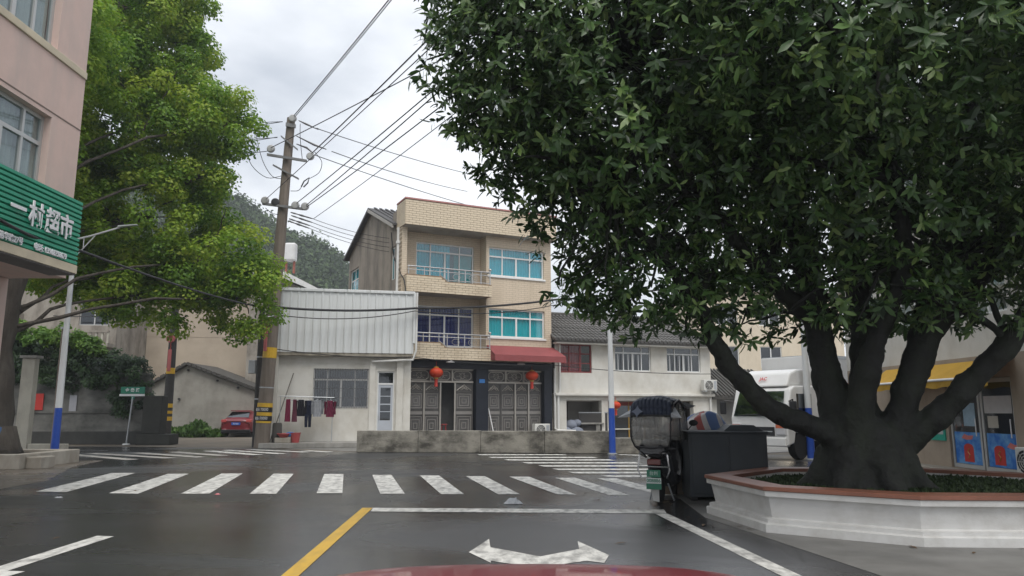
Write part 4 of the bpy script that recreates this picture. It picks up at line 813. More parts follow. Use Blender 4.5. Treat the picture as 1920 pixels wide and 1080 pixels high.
# gable side wall: local plane x=0, spans y
mb = MB(); wall_holes(mb, D0, 10.0, 0, 9.75, SW, 0.0, 0.22); mb.v = [(p[1], p[0], p[2]) for p in mb.v]
mb.add([(0, D0, 9.75), (0, 10.0, 9.75), (0, 10.0, 10.2), (0, 5.3, 11.85), (0, D0, 10.0)], [(0, 1, 2, 3, 4)]).build('gable_wall', M_render_grey, hb)
for y0, y1, z0, z1 in SW:
    w = MB().box(0.08, 0.13, y0, y0 + 0.07, z0, z1).box(0.08, 0.13, y1 - 0.07, y1, z0, z1).box(0.08, 0.13, y0 + .07, y1 - .07, z0, z0 + 0.07).box(0.08, 0.13, y0 + .07, y1 - .07, z1 - 0.07, z1).box(0.085, 0.125, (y0 + y1) / 2 - 0.035, (y0 + y1) / 2 + 0.035, z0 + .07, z1 - .07).box(0.09, 0.12, y0 + .07, y1 - .07, z0 + (z1 - z0) * .68, z0 + (z1 - z0) * .68 + .06).build('side_window', M_white_frame, hb)
    MB().box(0.1, 0.106, y0 + 0.03, y1 - 0.03, z0 + 0.03, z1 - 0.03).build('pane', G_teal, w); MB().box(0.2, 0.21, y0, y1, z0, z1).build('curtain', mat('teal_curtain', (0.06, 0.55, 0.62), 0.8, 0.15, 6), w)
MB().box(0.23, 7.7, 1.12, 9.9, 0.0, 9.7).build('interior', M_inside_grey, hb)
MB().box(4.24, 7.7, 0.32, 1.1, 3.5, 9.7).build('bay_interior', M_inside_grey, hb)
# roof
M_rooftile = mat('dark_grey_roof_tile', (0.085, 0.083, 0.085), 0.8, 0.25, 4, bump=0.3)
def rslab(a, b, x0, x1, th, name, m): MB().prism_x([a, b, (b[0], b[1] + th), (a[0], a[1] + th)], x0, x1).build(name, m, hb)
rslab((0.7, 10.0), (5.3, 11.86), -0.25, 7.9, 0.1, 'roof', M_rooftile); rslab((5.3, 11.86), (10.5, 10.05), -0.25, 7.9, 0.1, 'roof', M_rooftile)
for i in range(26): x = 0.05 + i * 0.3; rslab((0.75, 10.105), (5.25, 11.965), x, x + 0.12, 0.05, 'roof_tile_row', M_rooftile)
rslab((0.75, 9.88), (5.3, 11.72), -0.27, -0.2, 0.16, 'verge_board', mat('pale_verge', (0.42, 0.40, 0.37), 0.8, 0.1))
rslab((5.3, 11.74), (10.3, 10.02), -0.27, -0.2, 0.16, 'verge_board', MATS['dark_grey_roof_tile'])
MB().box(0.0, 0.95, 0.82, 1.5, 9.8, 10.75).build('roof_upstand', M_render_grey, hb)
# brick-tile bands: parapet and two balcony fronts
BW, BH, GAP = 0.335, 0.105, 0.014
brick = MB().box(0, BW - GAP, -0.014, 0.006, 0, BH - GAP).mesh('brick'); brick.materials.append(M_brick)
bricks = []
def brick_front(x0, x1, z0, zt, y, seed=0, into=None):
    r = 0; z = z0 + 0.006
    while z + BH * 0.6 < max(zt(x0), zt(x1)):
        x = x0 - (BW / 2 if r % 2 else 0)
        while x < x1 - 0.03:
            a, b = max(x, x0), min(x + BW - GAP, x1)
            if b - a > 0.05 and z + BH - GAP <= zt((a + b) / 2) + 0.02: bricks.append((a, b, z, y))
            x += BW
        z += BH; r += 1
def flat(h): return lambda x: h
YB = -0.5
PZ0, PZ1 = 9.8, 10.98
MB().box(-0.02, 7.8, YB, D0, PZ0, PZ0 + 0.06).box(-0.02, 7.8, YB, YB + 0.2, PZ0 + 0.06, PZ1).box(-0.02, 0.18, YB + 0.2, D0, PZ0 + 0.06, PZ1).build('parapet', M_mortar, hb)
MB().box(0.02, 7.76, YB + 0.03, D0 - 0.02, PZ0 - 0.02, PZ0 - 0.002).build('parapet_soffit', M_soffit, hb)
MB().box(-0.06, 7.84, YB - 0.05, YB + 0.25, PZ1, PZ1 + 0.07).box(-0.06, 0.22, YB + 0.25, D0, PZ1, PZ1 + 0.069).build('parapet_coping', mat('faded_red_coping', (0.42, 0.2, 0.18), 0.7, 0.15), hb)
brick_front(-0.02, 7.8, PZ0, flat(PZ1), YB - 0.006)
def balcony(zb, ztl, ztr, zr):
    prof = lambda x: ztl if x < 1.75 else (ztl + (ztr - ztl) * (x - 1.75) / 0.3 if x < 2.05 else ztr)
    poly = [(0.1, zb), (4.28, zb), (4.28, ztr), (2.05, ztr), (1.75, ztl), (0.1, ztl)]
    b = MB().prism(poly, YB, YB + 0.12).box(4.16, 4.28, YB + .12, -0.002, zb, ztr).box(0.1, 0.22, YB + .12, D0 - .01, zb, ztl).build('balcony_front', M_mortar, hb)
    MB().box(0.1, 4.2, YB + 0.02, D0 - 0.003, zb + 0.02, zb + 0.16).build('balcony_slab', M_soffit, hb)
    brick_front(0.1, 4.28, zb, prof, YB - 0.006)
    mb = MB(); y = YB + 0.06
    mb.tube([(0.15, y, zr), (4.22, y, zr)], 0.032, 8); mb.tube([(0.15, y, zr - 0.16), (4.22, y, zr - 0.16)], 0.018, 6); mb.tube([(2.1, y, ztr + 0.07), (4.22, y, ztr + 0.07)], 0.018, 6); mb.tube([(1.72, y, ztl + 0.05), (2.08, y, ztr + 0.05)], 0.018, 6)
    mb.tube([(4.22, y, zr), (4.22, 0.0, zr)], 0.03, 8)
    rl = mb.build('balcony_railing', M_steel, hb, smooth='auto')
    for x in (0.2, 0.95, 1.7): MB().tube([(x, y, ztl), (x, y, zr)], 0.022, 6).build('baluster', M_steel, rl)
    for x in (2.1, 2.95, 3.75, 4.22): MB().tube([(x, y, ztr), (x, y, zr + (0.02 if x < 4.2 else 0.06))], 0.026, 6).build('baluster', M_steel, rl)
    MB()._ell((4.22, y, zr + 0.12), (0.07, 0.07, 0.07), 12, 8).build('ball_finial', M_steel, rl, smooth=True)
    for cx, rr in ((2.52, 0.13), (3.35, 0.15), (3.35, 0.08)):
        MB().tube([(cx + rr * 1.4 * math.cos(w), y, (ztr + zr - 0.1) / 2 + rr * math.sin(w)) for w in np.linspace(0, 6.28, 15)], 0.012, 5, False).build('scroll', M_steel, rl)
balcony(6.73, 7.52, 7.3, 7.9); balcony(3.72, 4.5, 4.28, 4.9)
bricks.sort(key=lambda q: -q[2])
for a, b, z, y in bricks[:290]: inst(brick, 'brick', hb, (a, y, z), scale=((b - a) / (BW - GAP), 1, 1))
mb = MB()
for a, b, z, y in bricks[290:]: mb.box(a, b, y - 0.014, y + 0.006, z, z + BH - GAP)
# returns on the left ends
for z0, z1, x in ((PZ0, PZ1, -0.026), (6.73, 7.52, 0.094), (3.72, 4.5, 0.094)):
    z = z0 + 0.006; r = 0
    while z + BH < z1:
        y = YB - (BW / 2 if r % 2 else 0)
        while y < D0 - 0.03:
            a, b = max(y, YB), min(y + BW - GAP, D0)
            if b - a > 0.05: mb.box(x - 0.014, x + 0.004, a, b, z, z + BH - GAP)
            y += BW
        z += BH; r += 1
mb.build('brick_facing', M_brick, hb, kind='stuff')
# windows
M_teal_c = MATS.get('teal_curtain'); M_blue_c = mat('blue_curtain', (0.05, 0.16, 0.4), 0.8, 0.2, 6); M_teal_c2 = mat('bright_teal_curtain', (0.08, 0.64, 0.65), 0.8, 0.1, 6)
window(hb, *W3R, 0.1, [0.25, 0.5, 0.75], 0.68, M_white_frame, G_teal, M_teal_c, 0.07, (0, 1), 3); window(hb, *W2R, 0.1, [0.25, 0.5, 0.75], 0.70, M_white_frame, G_teal, M_teal_c2, 0.07, (0, 1), 4)
window(hb, *W3L, D0 + 0.1, [0.25, 0.5, 0.75], 0.78, M_white_frame, G_teal, M_teal_c, 0.07, (0, 0.6), 5); window(hb, *W2L, D0 + 0.1, [0.25, 0.5, 0.75], 0.78, M_white_frame, glass('blue_glass', (0.22, 0.42, 0.75), 0.08), M_blue_c, 0.07, (0, 1), 6)
for a, b, c, d in (W3R, W2R): MB().box(a - 0.06, b + 0.06, -0.06, 0.02, c - 0.09, c - 0.004).build('window_sill', M_white_frame, hb, bevel=0.01)
MB().box(2.95, 3.85, D0 + 0.24, D0 + 0.26, 7.45, 9.0).build('door_curtain', mat('pale_door_curtain', (0.36, 0.33, 0.3), 0.85, 0.1), hb)
# ground floor
MB().box(0.0, 0.46, -0.06, 0.5, 0, 3.36).build('column', M_navy, hb, bevel=0.015); MB().box(3.72, 4.34, -0.06, 0.5, 0, 3.36).build('column', M_navy, hb, bevel=0.015); MB().box(7.3, 7.74, -0.06, 0.5, 0, 3.36).build('column', M_navy, hb, bevel=0.015)
MB().box(0.0, 7.745, -0.065, 0.6, 3.362, 3.72).build('lintel', M_navy, hb, bevel=0.01)
MB().box(-0.2, 7.9, -0.9, 1.0, 0, 0.22).build('doorstep', M_concrete, hb, bevel=0.02)
M_bronze = mat('grey_bronze_door', (0.12, 0.114, 0.11), 0.45, 0.12, 5, metal=0.25, stain=(0.08, 0.076, 0.072), stain_amt=0.6)
M_bronze_l = mat('worn_silver_trim', (0.46, 0.43, 0.39), 0.4, 0.12, 5, metal=0.5)
M_bronze_m = mat('mid_grey_door_lattice', (0.27, 0.255, 0.24), 0.45, 0.12, 5, metal=0.3)
def door_leaf(x0, x1, z0, z1, y):
    mb = MB(); e = 0.05
    mb.box(x0, x0 + e, y, y + 0.06, z0, z1); mb.box(x1 - e, x1, y, y + 0.06, z0, z1)
    zs = [z0, z0 + 1.05, z0 + 1.2, z1 - 0.42, z1]
    for z in (z0, z0 + 1.02, z0 + 1.22, z1 - 0.44, z1 - 0.05): mb.box(x0 + e, x1 - e, y + .001, y + 0.059, z, z + 0.05)
    mb.box(x0 + e, x1 - e, y + 0.03, y + 0.05, z0 + .05, z1 - .05)
    for zz in np.arange(z0 + 1.3, z1 - 0.46, 0.055): mb.add([(x0 + e, y + 0.012, zz), (x1 - e, y + 0.012, zz), (x1 - e, y + 0.03, zz + 0.04), (x0 + e, y + 0.03, zz + 0.04)], [(0, 1, 2, 3)])
    cx, cz = (x0 + x1) / 2, z0 + 0.55
    sq = MB()
    for cz, hh in ((z0 + 0.55, 0.46), (z0 + 1.66, 0.36)):
        for q in (0.92, 0.62, 0.3):
            w, h = (x1 - x0 - 2 * e) / 2 * q, hh * q; g = 0.032
            for (a, b, c, d) in ((cx - w, cx + w, cz - h, cz - h + g), (cx - w, cx + w, cz + h - g, cz + h), (cx - w, cx - w + g, cz - h + g, cz + h - g), (cx + w - g, cx + w, cz - h + g, cz + h - g)): sq.box(a, b, y + 0.004, y + 0.027, c, d)
    sq.box(x0 + e, x1 - e, y - 0.004, y + 0.0005, z0 + 1.06, z0 + 1.2)
    d = mb.build('door_leaf', M_bronze, hb)
    mb = MB(); zt = z1 - 0.38
    for k in range(-2, 3): mb.tube([(cx + k * 0.07 + 0.06 * math.cos(w), y + 0.01, zt + 0.1 + (0.09 - 0.035 * abs(k)) + 0.06 * math.sin(w)) for w in np.linspace(0, 6.28, 9)], 0.012, 4, False)
    mb.tube([(x0 + 0.08, y + 0.01, zt + 0.03), (cx, y + 0.01, zt + 0.31), (x1 - 0.08, y + 0.01, zt + 0.03)], 0.013, 5)
    mb.build('ornament', M_bronze_l, d); sq.build('lattice', M_bronze_m, d); return d
for a, b in ((0.5, 1.25), (1.27, 2.02), (2.78, 3.66), (4.38, 5.08), (5.1, 5.83), (5.85, 6.55), (6.57, 7.26)): door_leaf(a, b, 0.23, 2.72, 0.2)
for x in (1.26, 2.04, 2.75, 5.84, 6.56): MB().box(x - 0.035, x + 0.035, 0.15, 0.19, 0.23, 2.72).build('door_post', M_bronze_l, hb)
for a, b in ((0.5, 3.66), (4.38, 7.26)):
    MB().box(a, b, 0.14, 0.24, 2.725, 2.8).build('transom_bar', M_bronze_l, hb); MB().box(a, b, 0.16, 0.24, 3.29, 3.355).build('transom_bar', M_bronze_l, hb)
    MB().box(a, b, 0.24, 0.26, 2.8, 3.29).build('transom_panel', M_bronze, hb)
    for k in range(3):
        x0, x1 = a + (b - a) * k / 3 + 0.05, a + (b - a) * (k + 1) / 3 - 0.05; cx = (x0 + x1) / 2; hw = (x1 - x0) / 2 - 0.04
        oc = [(-hw, -.1), (-hw + .12, -.2), (hw - .12, -.2), (hw, -.1), (hw, .1), (hw - .12, .2), (-hw + .12, .2), (-hw, .1), (-hw, -.1)]
        mb = MB().tube([(cx + p, 0.225, 3.045 + q) for p, q in oc], 0.022, 6); mb.tube([(cx + 0.13 * math.cos(w), 0.225, 3.045 + 0.13 * math.sin(w)) for w in np.linspace(0, 6.28, 13)], 0.012, 5, False)
        for w in np.linspace(0, 5.5, 6): mb.tube([(cx + .04 * math.cos(w), 0.225, 3.045 + .04 * math.sin(w)), (cx + .3 * math.cos(w), 0.225, 3.045 + .16 * math.sin(w))], 0.01, 4)
        mb.build('transom_ornament', M_bronze_l, hb)
        if k: MB().box(x0 - 0.08, x0 - 0.02, 0.15, 0.24, 2.8, 3.29).build('transom_post', M_bronze_l, hb)
MB().box(3.86, 4.14, -0.085, -0.062, 2.72, 2.9).build('house_number_plate', mat('blue_plate_small', (0.04, 0.16, 0.42), 0.4), hb)
for x in (2.3, 5.9): MB().lathe([(0.03, 0.09), (0.14, 0.07), (0.2, 0.0)], 14, (x, -0.35, 3.62)).build('ceiling_lamp', M_white_txt, hb, smooth='auto')
# pipes on the house
MB().tube([(-0.14, 0.15, 9.75), (-0.14, 0.15, 6.0)], 0.06, 8).build('downpipe', M_pipe, hb, smooth='auto'); MB().lathe([(0.1, 9.0), (0.1, 9.12)], 10, (-0.14, 0.15, 0)).build('pipe_collar', M_pipe, hb)
MB().tube([(7.86, -0.1, 3.5), (7.86, -0.1, 0.6), (7.9, -0.3, 0.52), (8.7, -0.6, 0.48), (8.75, -0.6, 0.3)], 0.055, 8).build('downpipe', M_pipe, hb, smooth='auto')
mb = MB(); limb(mb, [(0.9 * 0 - 0.2, 1.05, 9.7), (-0.1, 0.9, 8.6), (0.0, 0.2, 7.7), (0.02, -0.56, 7.0), (0.05, -0.56, 5.8)], 0.025, 0.025, 6, 0.02); mb.build('drop_cable', M_cable, hb)
hM = Matrix.Translation((hO.x, 33, 0)) @ Matrix.Rotation(R(26), 4, 'Z')
def hpos(u, y, z): return tuple(hM @ Vector((u, y, z)))
# awning
M_awn = mat('faded_red_awning', (0.27, 0.07, 0.072), 0.8, 0.08, 3, stain=(0.19, 0.05, 0.052), stain_amt=0.5)
aw = thing('red_awning', 'faded red fabric awning over the shuttered right doors of the tiled house', 'awning', hpos(4.24, 0, 0), R(26))
MB().add([(0, -0.02, 4.5), (3.62, -0.02, 4.5), (3.75, -1.0, 4.0), (0, -1.0, 4.0), (0, -0.02, 4.46), (3.62, -0.02, 4.46), (3.75, -0.99, 3.96), (0, -0.99, 3.96)], [(0, 3, 2, 1), (4, 5, 6, 7), (0, 4, 7, 3), (1, 2, 6, 5), (0, 1, 5, 4)]).build('canopy', M_awn, aw)
MB().box(0, 3.75, -1.01, -0.985, 3.72, 3.995).build('valance', M_awn, aw); MB().add([(3.75, -0.99, 3.73), (3.75, -0.99, 3.99), (3.63, -0.02, 4.49), (3.63, -0.02, 3.8)], [(0, 1, 2, 3)]).add([(0, -0.99, 3.73), (0, -0.02, 3.8), (0, -0.02, 4.49), (0, -0.99, 3.99)], [(0, 1, 2, 3)]).build('side_flap', M_awn, aw)
MB().tube([(0.05, -0.96, 3.97), (3.7, -0.96, 3.97)], 0.02, 6).build('front_bar', M_galv, aw)
# lanterns
M_lantern = mat('red_lantern_silk', (0.62, 0.06, 0.02), 0.55, 0.08, 6, translucent=0.25); M_gold = mat('gold_trim', (0.5, 0.3, 0.06), 0.4, 0.1)
def lantern(loc, label, s=1.0, rz=0.0):
    t = thing('red_lantern', label, 'lantern', loc, rz, 'red lanterns hanging on the houses'); mb = MB(); n = 24; prof = []
    for i in range(13):
        a = math.pi * (i + 0.6) / 13.2; prof.append((0.31 * s * math.sin(a), -0.23 * s * math.cos(a)))
    vs = []; fs = []
    for i, (r, z) in enumerate(prof):
        for k in range(n): rr = r * (1 - 0.05 * (k % 2)); vs.append((rr * math.cos(6.283 * k / n), rr * math.sin(6.283 * k / n), z))
    for i in range(12):
        for k in range(n): fs.append((i * n + k, i * n + (k + 1) % n, (i + 1) * n + (k + 1) % n, (i + 1) * n + k))
    mb.add(vs, fs).build('globe', M_lantern, t, smooth=True)
    MB().lathe([(0.1 * s, 0.2 * s), (0.11 * s, 0.26 * s), (0.03 * s, 0.28 * s)], 12).build('top_cap', M_gold, t); MB().lathe([(0.1 * s, -0.28 * s), (0.11 * s, -0.22 * s)], 12).build('bottom_cap', M_gold, t)
    MB().lathe([(0.09 * s, -0.28 * s), (0.07 * s, -0.4 * s), (0.08 * s, -0.62 * s)], 10).build('tassel', M_red, t, smooth='auto'); MB().tube([(0, 0, 0.27 * s), (0, 0, 0.5 * s)], 0.008, 5).build('cord', M_red, t)
lantern(hpos(1.65, -0.3, 3.14), 'red round lantern hanging by the open left doors of the tiled house'); lantern(hpos(6.5, -0.3, 3.1), 'red round lantern under the red awning of the tiled house')
# air conditioner units
M_ac = mat('white_ac_casing', (0.62, 0.62, 0.59), 0.5, 0.06, stain=(0.4, 0.37, 0.32), stain_amt=0.4)
def ac_unit(loc, rz, label, legs=True):
    t = thing('air_conditioner', label, 'air conditioner', loc, rz, 'outdoor air conditioner units')
    MB().box(-0.4, 0.4, -0.15, 0.15, 0.06, 0.62).build('casing', M_ac, t, bevel=0.02); MB().lathe([(0.235, -0.165), (0.235, -0.152)], 24, (-0.1, 0, 0.34), axis='y').build('fan_opening', M_dark_in, t)
    mb = MB()
    for r in (0.235, 0.17, 0.11, 0.05): mb.tube([(-0.1 + r * math.cos(w), -0.172, 0.34 + r * math.sin(w)) for w in np.linspace(0, 6.28, 19)], 0.008, 4, False)
    for w in np.linspace(0, 5.5, 8): mb.tube([(-0.1, -0.172, 0.34), (-0.1 + .235 * math.cos(w), -0.172, 0.34 + .235 * math.sin(w))], 0.005, 4)
    mb.build('fan_grille', M_ac, t); MB().box(0.2, 0.36, -0.157, -0.152, 0.12, 0.56).build('side_grille', M_galv, t)
    for x in (-0.3, 0.3): MB().box(x - 0.04, x + 0.04, -0.17, 0.17, 0, 0.058).build('foot' if legs else 'bracket', M_galv, t)
    return t
ac_unit(hpos(6.85, -0.55, 0.22), R(26), 'white outdoor air conditioner standing on the doorstep of the tiled house')
st = thing('red_stool', 'small red plastic stool inside the dark open doorway', 'stool', hpos(2.4, 0.62, 0.0), 0)
MB().lathe([(0.16, 0.8), (0.17, 0.83), (0.14, 0.85)], 14).build('seat', MATS['red_plastic'], st)
for k in range(4): a = 0.785 + k * 1.571; MB().tube([(0.17 * math.cos(a), 0.17 * math.sin(a), 0.22), (0.12 * math.cos(a), 0.12 * math.sin(a), 0.81)], 0.022, 6).build('leg', MATS['red_plastic'], st)
mp2 = MB().tube([hpos(4.55, -0.3, 0.23), hpos(4.42, 0.1, 1.55)], 0.02, 6).build('mop_handle', M_white_txt); tag(mp2, 'white stick leaning on the doors of the tiled house', 'stick')

# ---- I: white two storey house with tiled roof
iO = P(1037, 0, 36.5)
ib = thing('white_house', 'white two storey house with grey tiled roof behind the low wall', 'house', (iO.x, 36.5, 0), R(20))
IW = [(0.1, 1.92, 3.3, 4.72), (3.22, 5.3, 3.43, 4.72), (6.25, 8.3, 3.43, 4.72)]
wall_holes(MB(), -0.1, 8.9, 2.3, 4.9, IW, 0, 0.25).quad((8.9, 0, 2.3), (8.9, 6, 2.3), (8.9, 6, 4.9), (8.9, 0, 4.9)).build('upper_wall', M_whitewall, ib)
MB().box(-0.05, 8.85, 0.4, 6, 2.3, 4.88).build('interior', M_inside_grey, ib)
MB().box(-0.15, 8.95, -0.25, 0.3, 2.17, 2.3).build('ledge', M_whitewall, ib, bevel=0.02); MB().box(-0.1, 8.9, -0.02, 0.35, 1.95, 2.168).build('beam', M_whitewall, ib)
for x0, x1 in ((-0.1, 0.5), (2.42, 2.78), (5.85, 6.15), (7.75, 8.9)): MB().box(x0, x1, -0.01, 0.34, 0, 1.949).build('pillar', M_whitewall, ib, bevel=0.01)
MB().box(0.5, 1.2, 1.6, 1.7, 0, 1.95).build('red_brown_door', mat('dark_red_door', (0.13, 0.05, 0.045), 0.6), ib); MB().box(1.2, 2.6, 1.4, 1.7, 0, 1.95).build('recess_wall', mat('grey_recess', (0.36, 0.34, 0.31), 0.85), ib); MB().box(2.5, 2.6, 0.35, 1.4, 0, 1.95).build('recess_side', MATS['grey_recess'], ib)
MB().box(2.6, 8.9, 2.2, 2.3, 0, 2.0).build('shop_back', mat('dim_back_wall', (0.14, 0.12, 0.1), 0.9, 0.2), ib)
MB().box(-0.1, 8.9, 0.3, 2.2, 1.9, 1.948).build('porch_ceiling', M_soffit, ib)
for x in (3.0, 3.5, 4.4, 5.3): MB().box(x, x + 0.06, 0.9, 0.96, 0, 1.9).build('shop_mullion', M_gold, ib)
MB().box(3.03, 5.33, 0.925, 0.932, 0.05, 1.7).build('shop_glass', G_dark, ib); MB().box(3.0, 5.36, 0.9, 0.96, 1.7, 1.9).build('shop_header', mat('red_header', (0.25, 0.05, 0.04), 0.6), ib); MB().box(2.8, 5.8, 0.4, 0.5, 0.5, 0.56).build('counter_rail', M_whitewall, ib)
MB().box(6.2, 7.2, 0.9, 1.0, 0, 1.9).build('brown_panel', mat('brown_shop_panel', (0.13, 0.085, 0.06), 0.7), ib)
M_redframe = mat('dark_red_window_frame', (0.2, 0.035, 0.035), 0.55, 0.1)
w = window(ib, *IW[0], 0.08, [0.33, 0.66], 0, M_redframe, G_clear, mat('pink_curtain', (0.55, 0.1, 0.13), 0.85, 0.12), 0.07, (0, 0.75), 8)
MB().box(0.17, 1.85, 0.075, 0.1, 3.75, 3.8).box(0.17, 1.85, 0.075, 0.1, 4.22, 4.27).build('glazing_bar', M_redframe, w)
window(ib, *IW[1], 0.08, [0.25, 0.5, 0.75], 0.72, M_white_frame, G_dark, None, 0.06); window(ib, *IW[2], 0.08, [0.25, 0.5, 0.75], 0.72, M_white_frame, G_dark, mat('plum_curtain', (0.2, 0.13, 0.14), 0.85), 0.06, (0.55, 0.8))
mb = MB()
for a, b, c, d in IW[1:]:
    mb = MB()
    for i in range(5): x = a + 0.15 + i * (b - a) * 0.14; mb.box(x, x + 0.025, -0.02, 0.0, c, c + 0.85)
    mb.build('window_bar', M_white_frame, ib)
# tiled roof with separate tile rows
M_itile = mat('weathered_grey_roof_tile', (0.16, 0.155, 0.15), 0.85, 0.25, 3, bump=0.3, stain=(0.06, 0.06, 0.055), stain_amt=0.7)
MB().prism_x([(-0.55, 4.85), (3.6, 6.6), (3.6, 6.5), (-0.55, 4.77)], -0.3, 9.1).prism_x([(3.6, 6.6), (7.6, 4.85), (7.6, 4.75), (3.6, 6.5)], -0.3, 9.1).build('roof', M_oldtile, ib)
row = MB()
for k in range(10):
    t0, t1 = k / 10, (k + 1) / 10 + 0.012; a = (-0.6 + 4.2 * t0, 4.87 + 1.75 * t0 + 0.02); b = (-0.6 + 4.2 * t1, 4.87 + 1.75 * t1)
    row.tube([(0, a[0], a[1] + 0.01), (0, b[0], b[1] - 0.005)], [0.085, 0.07], 8)
rme = row.mesh('roof_tile_row'); rme.materials.append(M_itile)
for i in range(42): inst(rme, 'roof_tile_row', ib, (-0.25 + i * 0.225, 0, 0.0), scale=(1, 1 + random.uniform(-.006, .006), 1))
MB().tube([(-0.3, 3.6, 6.66), (9.1, 3.6, 6.66)], 0.13, 8).build('ridge', M_oldtile, ib)
MB().box(-0.2, 9.0, -0.5, -0.02, 4.7, 4.76).build('eave_board', M_whitewall, ib)
MB().tube([(0.12, -0.1, 4.7), (0.12, -0.1, 2.5), (0.02, -0.12, 2.1), (0.02, -0.12, 0.3)], 0.055, 8).build('downpipe', M_pipe, ib, smooth='auto'); MB().tube([(8.75, -0.08, 2.1), (8.75, -0.08, 0.1)], 0.05, 8).build('downpipe', M_pipe, ib)
iM = Matrix.Translation((iO.x, 36.5, 0)) @ Matrix.Rotation(R(20), 4, 'Z')
def ipos(u, y, z): return tuple(iM @ Vector((u, y, z)))
ac_unit(ipos(8.55, -0.32, 2.42), R(20), 'white outdoor air conditioner on a wall bracket of the white house', False)
lantern(ipos(3.05, -0.3, 1.72), 'red round lantern hanging at the shopfront of the white house', 0.8)
tb = thing('stone_table', 'grey slab table inside the open porch of the white house', 'table', ipos(1.75, 0.5, 0)); MB().box(-0.9, 0.9, -0.35, 0.35, 0.78, 0.86).build('tabletop', M_concrete, tb, bevel=0.01); MB().box(-0.7, -0.5, -0.3, 0.3, 0, 0.78).build('leg', M_concrete, tb); MB().box(0.5, 0.7, -0.3, 0.3, 0, 0.78).build('leg', M_concrete, tb)
scb = thing('dark_board', 'dark board leaning on the porch pillar of the white house', 'board', ipos(2.1, 0.2, 0)); MB().box(-0.75, 0.65, -0.03, 0.03, 0.0, 1.35).build('board_panel', mat('dark_board_paint', (0.05, 0.047, 0.045), 0.7), scb); MB().box(-0.8, 0.7, -0.04, -0.032, 1.33, 1.38).build('edge', M_galv, scb)
hp = thing('sack_heap', 'heap of grey blue sacks in the porch corner of the white house', 'sacks', ipos(0.85, 0.2, 0)); 
for k, (x, z, r) in enumerate(((-0.3, 0.4, 0.35), (0.25, 0.35, 0.4), (0.0, 0.75, 0.33), (0.3, 0.85, 0.22))): MB()._ell((x, 0.1 * k, z), (r, 0.3, r * 0.8), 12, 8).build('sack', mat('grey_blue_sack', (0.2, 0.22, 0.27), 0.85, 0.2), hp, smooth=True)
# dark outbuilding right of the white house
ob = thing('dark_outbuilding', 'low outbuilding with a dark mossy tiled roof beside the white house', 'shed', ipos(8.95, 0.4, 0), R(20))
MB().box(0.1, 4.5, 0.3, 4, 0, 2.1).build('wall', mat('dim_grey_wall', (0.17, 0.165, 0.155), 0.9, 0.2, stain=(0.07, 0.07, 0.065)), ob); MB().prism_x([(-0.4, 2.05), (2.2, 3.6), (2.2, 3.75), (-0.4, 2.2)], 0.02, 4.8).prism_x([(2.2, 3.6), (4.4, 2.1), (4.4, 2.25), (2.2, 3.75)], 0.02, 4.8).build('roof', M_oldtile, ob); MB().box(0.1, 0.55, 0.02, 0.29, 0, 2.04).build('pier', M_whitewall, ob)
for i in range(20): MB().prism_x([(-0.45, 2.2), (2.2, 3.78), (2.2, 3.84), (-0.45, 2.27)], 0.05 + i * 0.235, 0.17 + i * 0.235).build('roof_tile_row', M_oldtile, ob)
# ---- low concrete wall in front of the houses
M_lowwall = mat('stained_wall_concrete', (0.26, 0.245, 0.21), 0.88, 0.3, 2.0, bump=0.5, bscale=18, stain=(0.05, 0.046, 0.038), stain_amt=0.95, streak=(1.3, 1.3, 2.2))
lw = thing('low_concrete_wall', 'low weathered concrete wall running along the road before the houses', 'wall', (-5.55, 26.95, 0), math.atan2(-0.96, 8.9))
Lw = math.hypot(8.9, 0.96)
for k in range(4): MB().box(Lw * k / 4 + (0.004 if k else 0), Lw * (k + 1) / 4 - 0.004, 0, 0.25, 0, 0.76 + 0.01 * (k % 2)).build('wall_section', M_lowwall, lw, bevel=0.025)
lw2 = thing('low_concrete_wall', 'short lower concrete wall piece right of the middle street lamp', 'wall', (3.55, 26.0, 0), R(-6)); MB().box(0, 4.2, 0, 0.22, 0, 0.52).build('wall_section', M_lowwall, lw2, bevel=0.02); MB().box(0.02, 4.18, 0.02, 0.2, 0.521, 0.55).build('coping', M_concrete, lw2)
yard = struct(MB().slab([(-5.3, 27.2), (3.4, 26.3), (8.0, 25.9), (14, 30), (14, 46), (-16, 46), (-10.2, 30.4), (-8, 29.2)], -0.2, 0.003).build('yard_ground', M_plaza))
#@@RIGHT
# ================================================================== RIGHT SIDE
# ---- octagonal white planter
PLP = [(2.95, 11.2), (3.22, 9.55), (4.58, 8.6), (6.6, 8.5), (7.95, 9.6), (8.0, 11.2), (6.7, 12.5), (4.3, 12.6)]
pcx = sum(p[0] for p in PLP) / 8; pcy = sum(p[1] for p in PLP) / 8
def ring(d):
    out = []; n = 8
    for i in range(n):
        p0, p1, p2 = Vector(PLP[i - 1]), Vector(PLP[i]), Vector(PLP[(i + 1) % n]); e1 = (p1 - p0).normalized(); e2 = (p2 - p1).normalized()
        n1 = Vector((-e1.y, e1.x)); n2 = Vector((-e2.y, e2.x))
        if n1.dot(Vector((pcx, pcy)) - p1) > 0: n1 = -n1
        if n2.dot(Vector((pcx, pcy)) - p1) > 0: n2 = -n2
        b = (n1 + n2).normalized(); out.append(p1 + b * d / max(0.3, b.dot(n1)))
    return [(q.x - pcx, q.y - pcy) for q in out]
M_planter = mat('white_planter_paint', (0.6, 0.595, 0.58), 0.6, 0.05, 1.5, bump=0.12, bscale=60, stain=(0.34, 0.32, 0.285), stain_amt=0.6, streak=(1.4, 1.4, 1.6))
M_coping = mat('red_brown_coping', (0.24, 0.1, 0.065), 0.45, 0.15, 4, stain=(0.12, 0.055, 0.04), stain_amt=0.6)
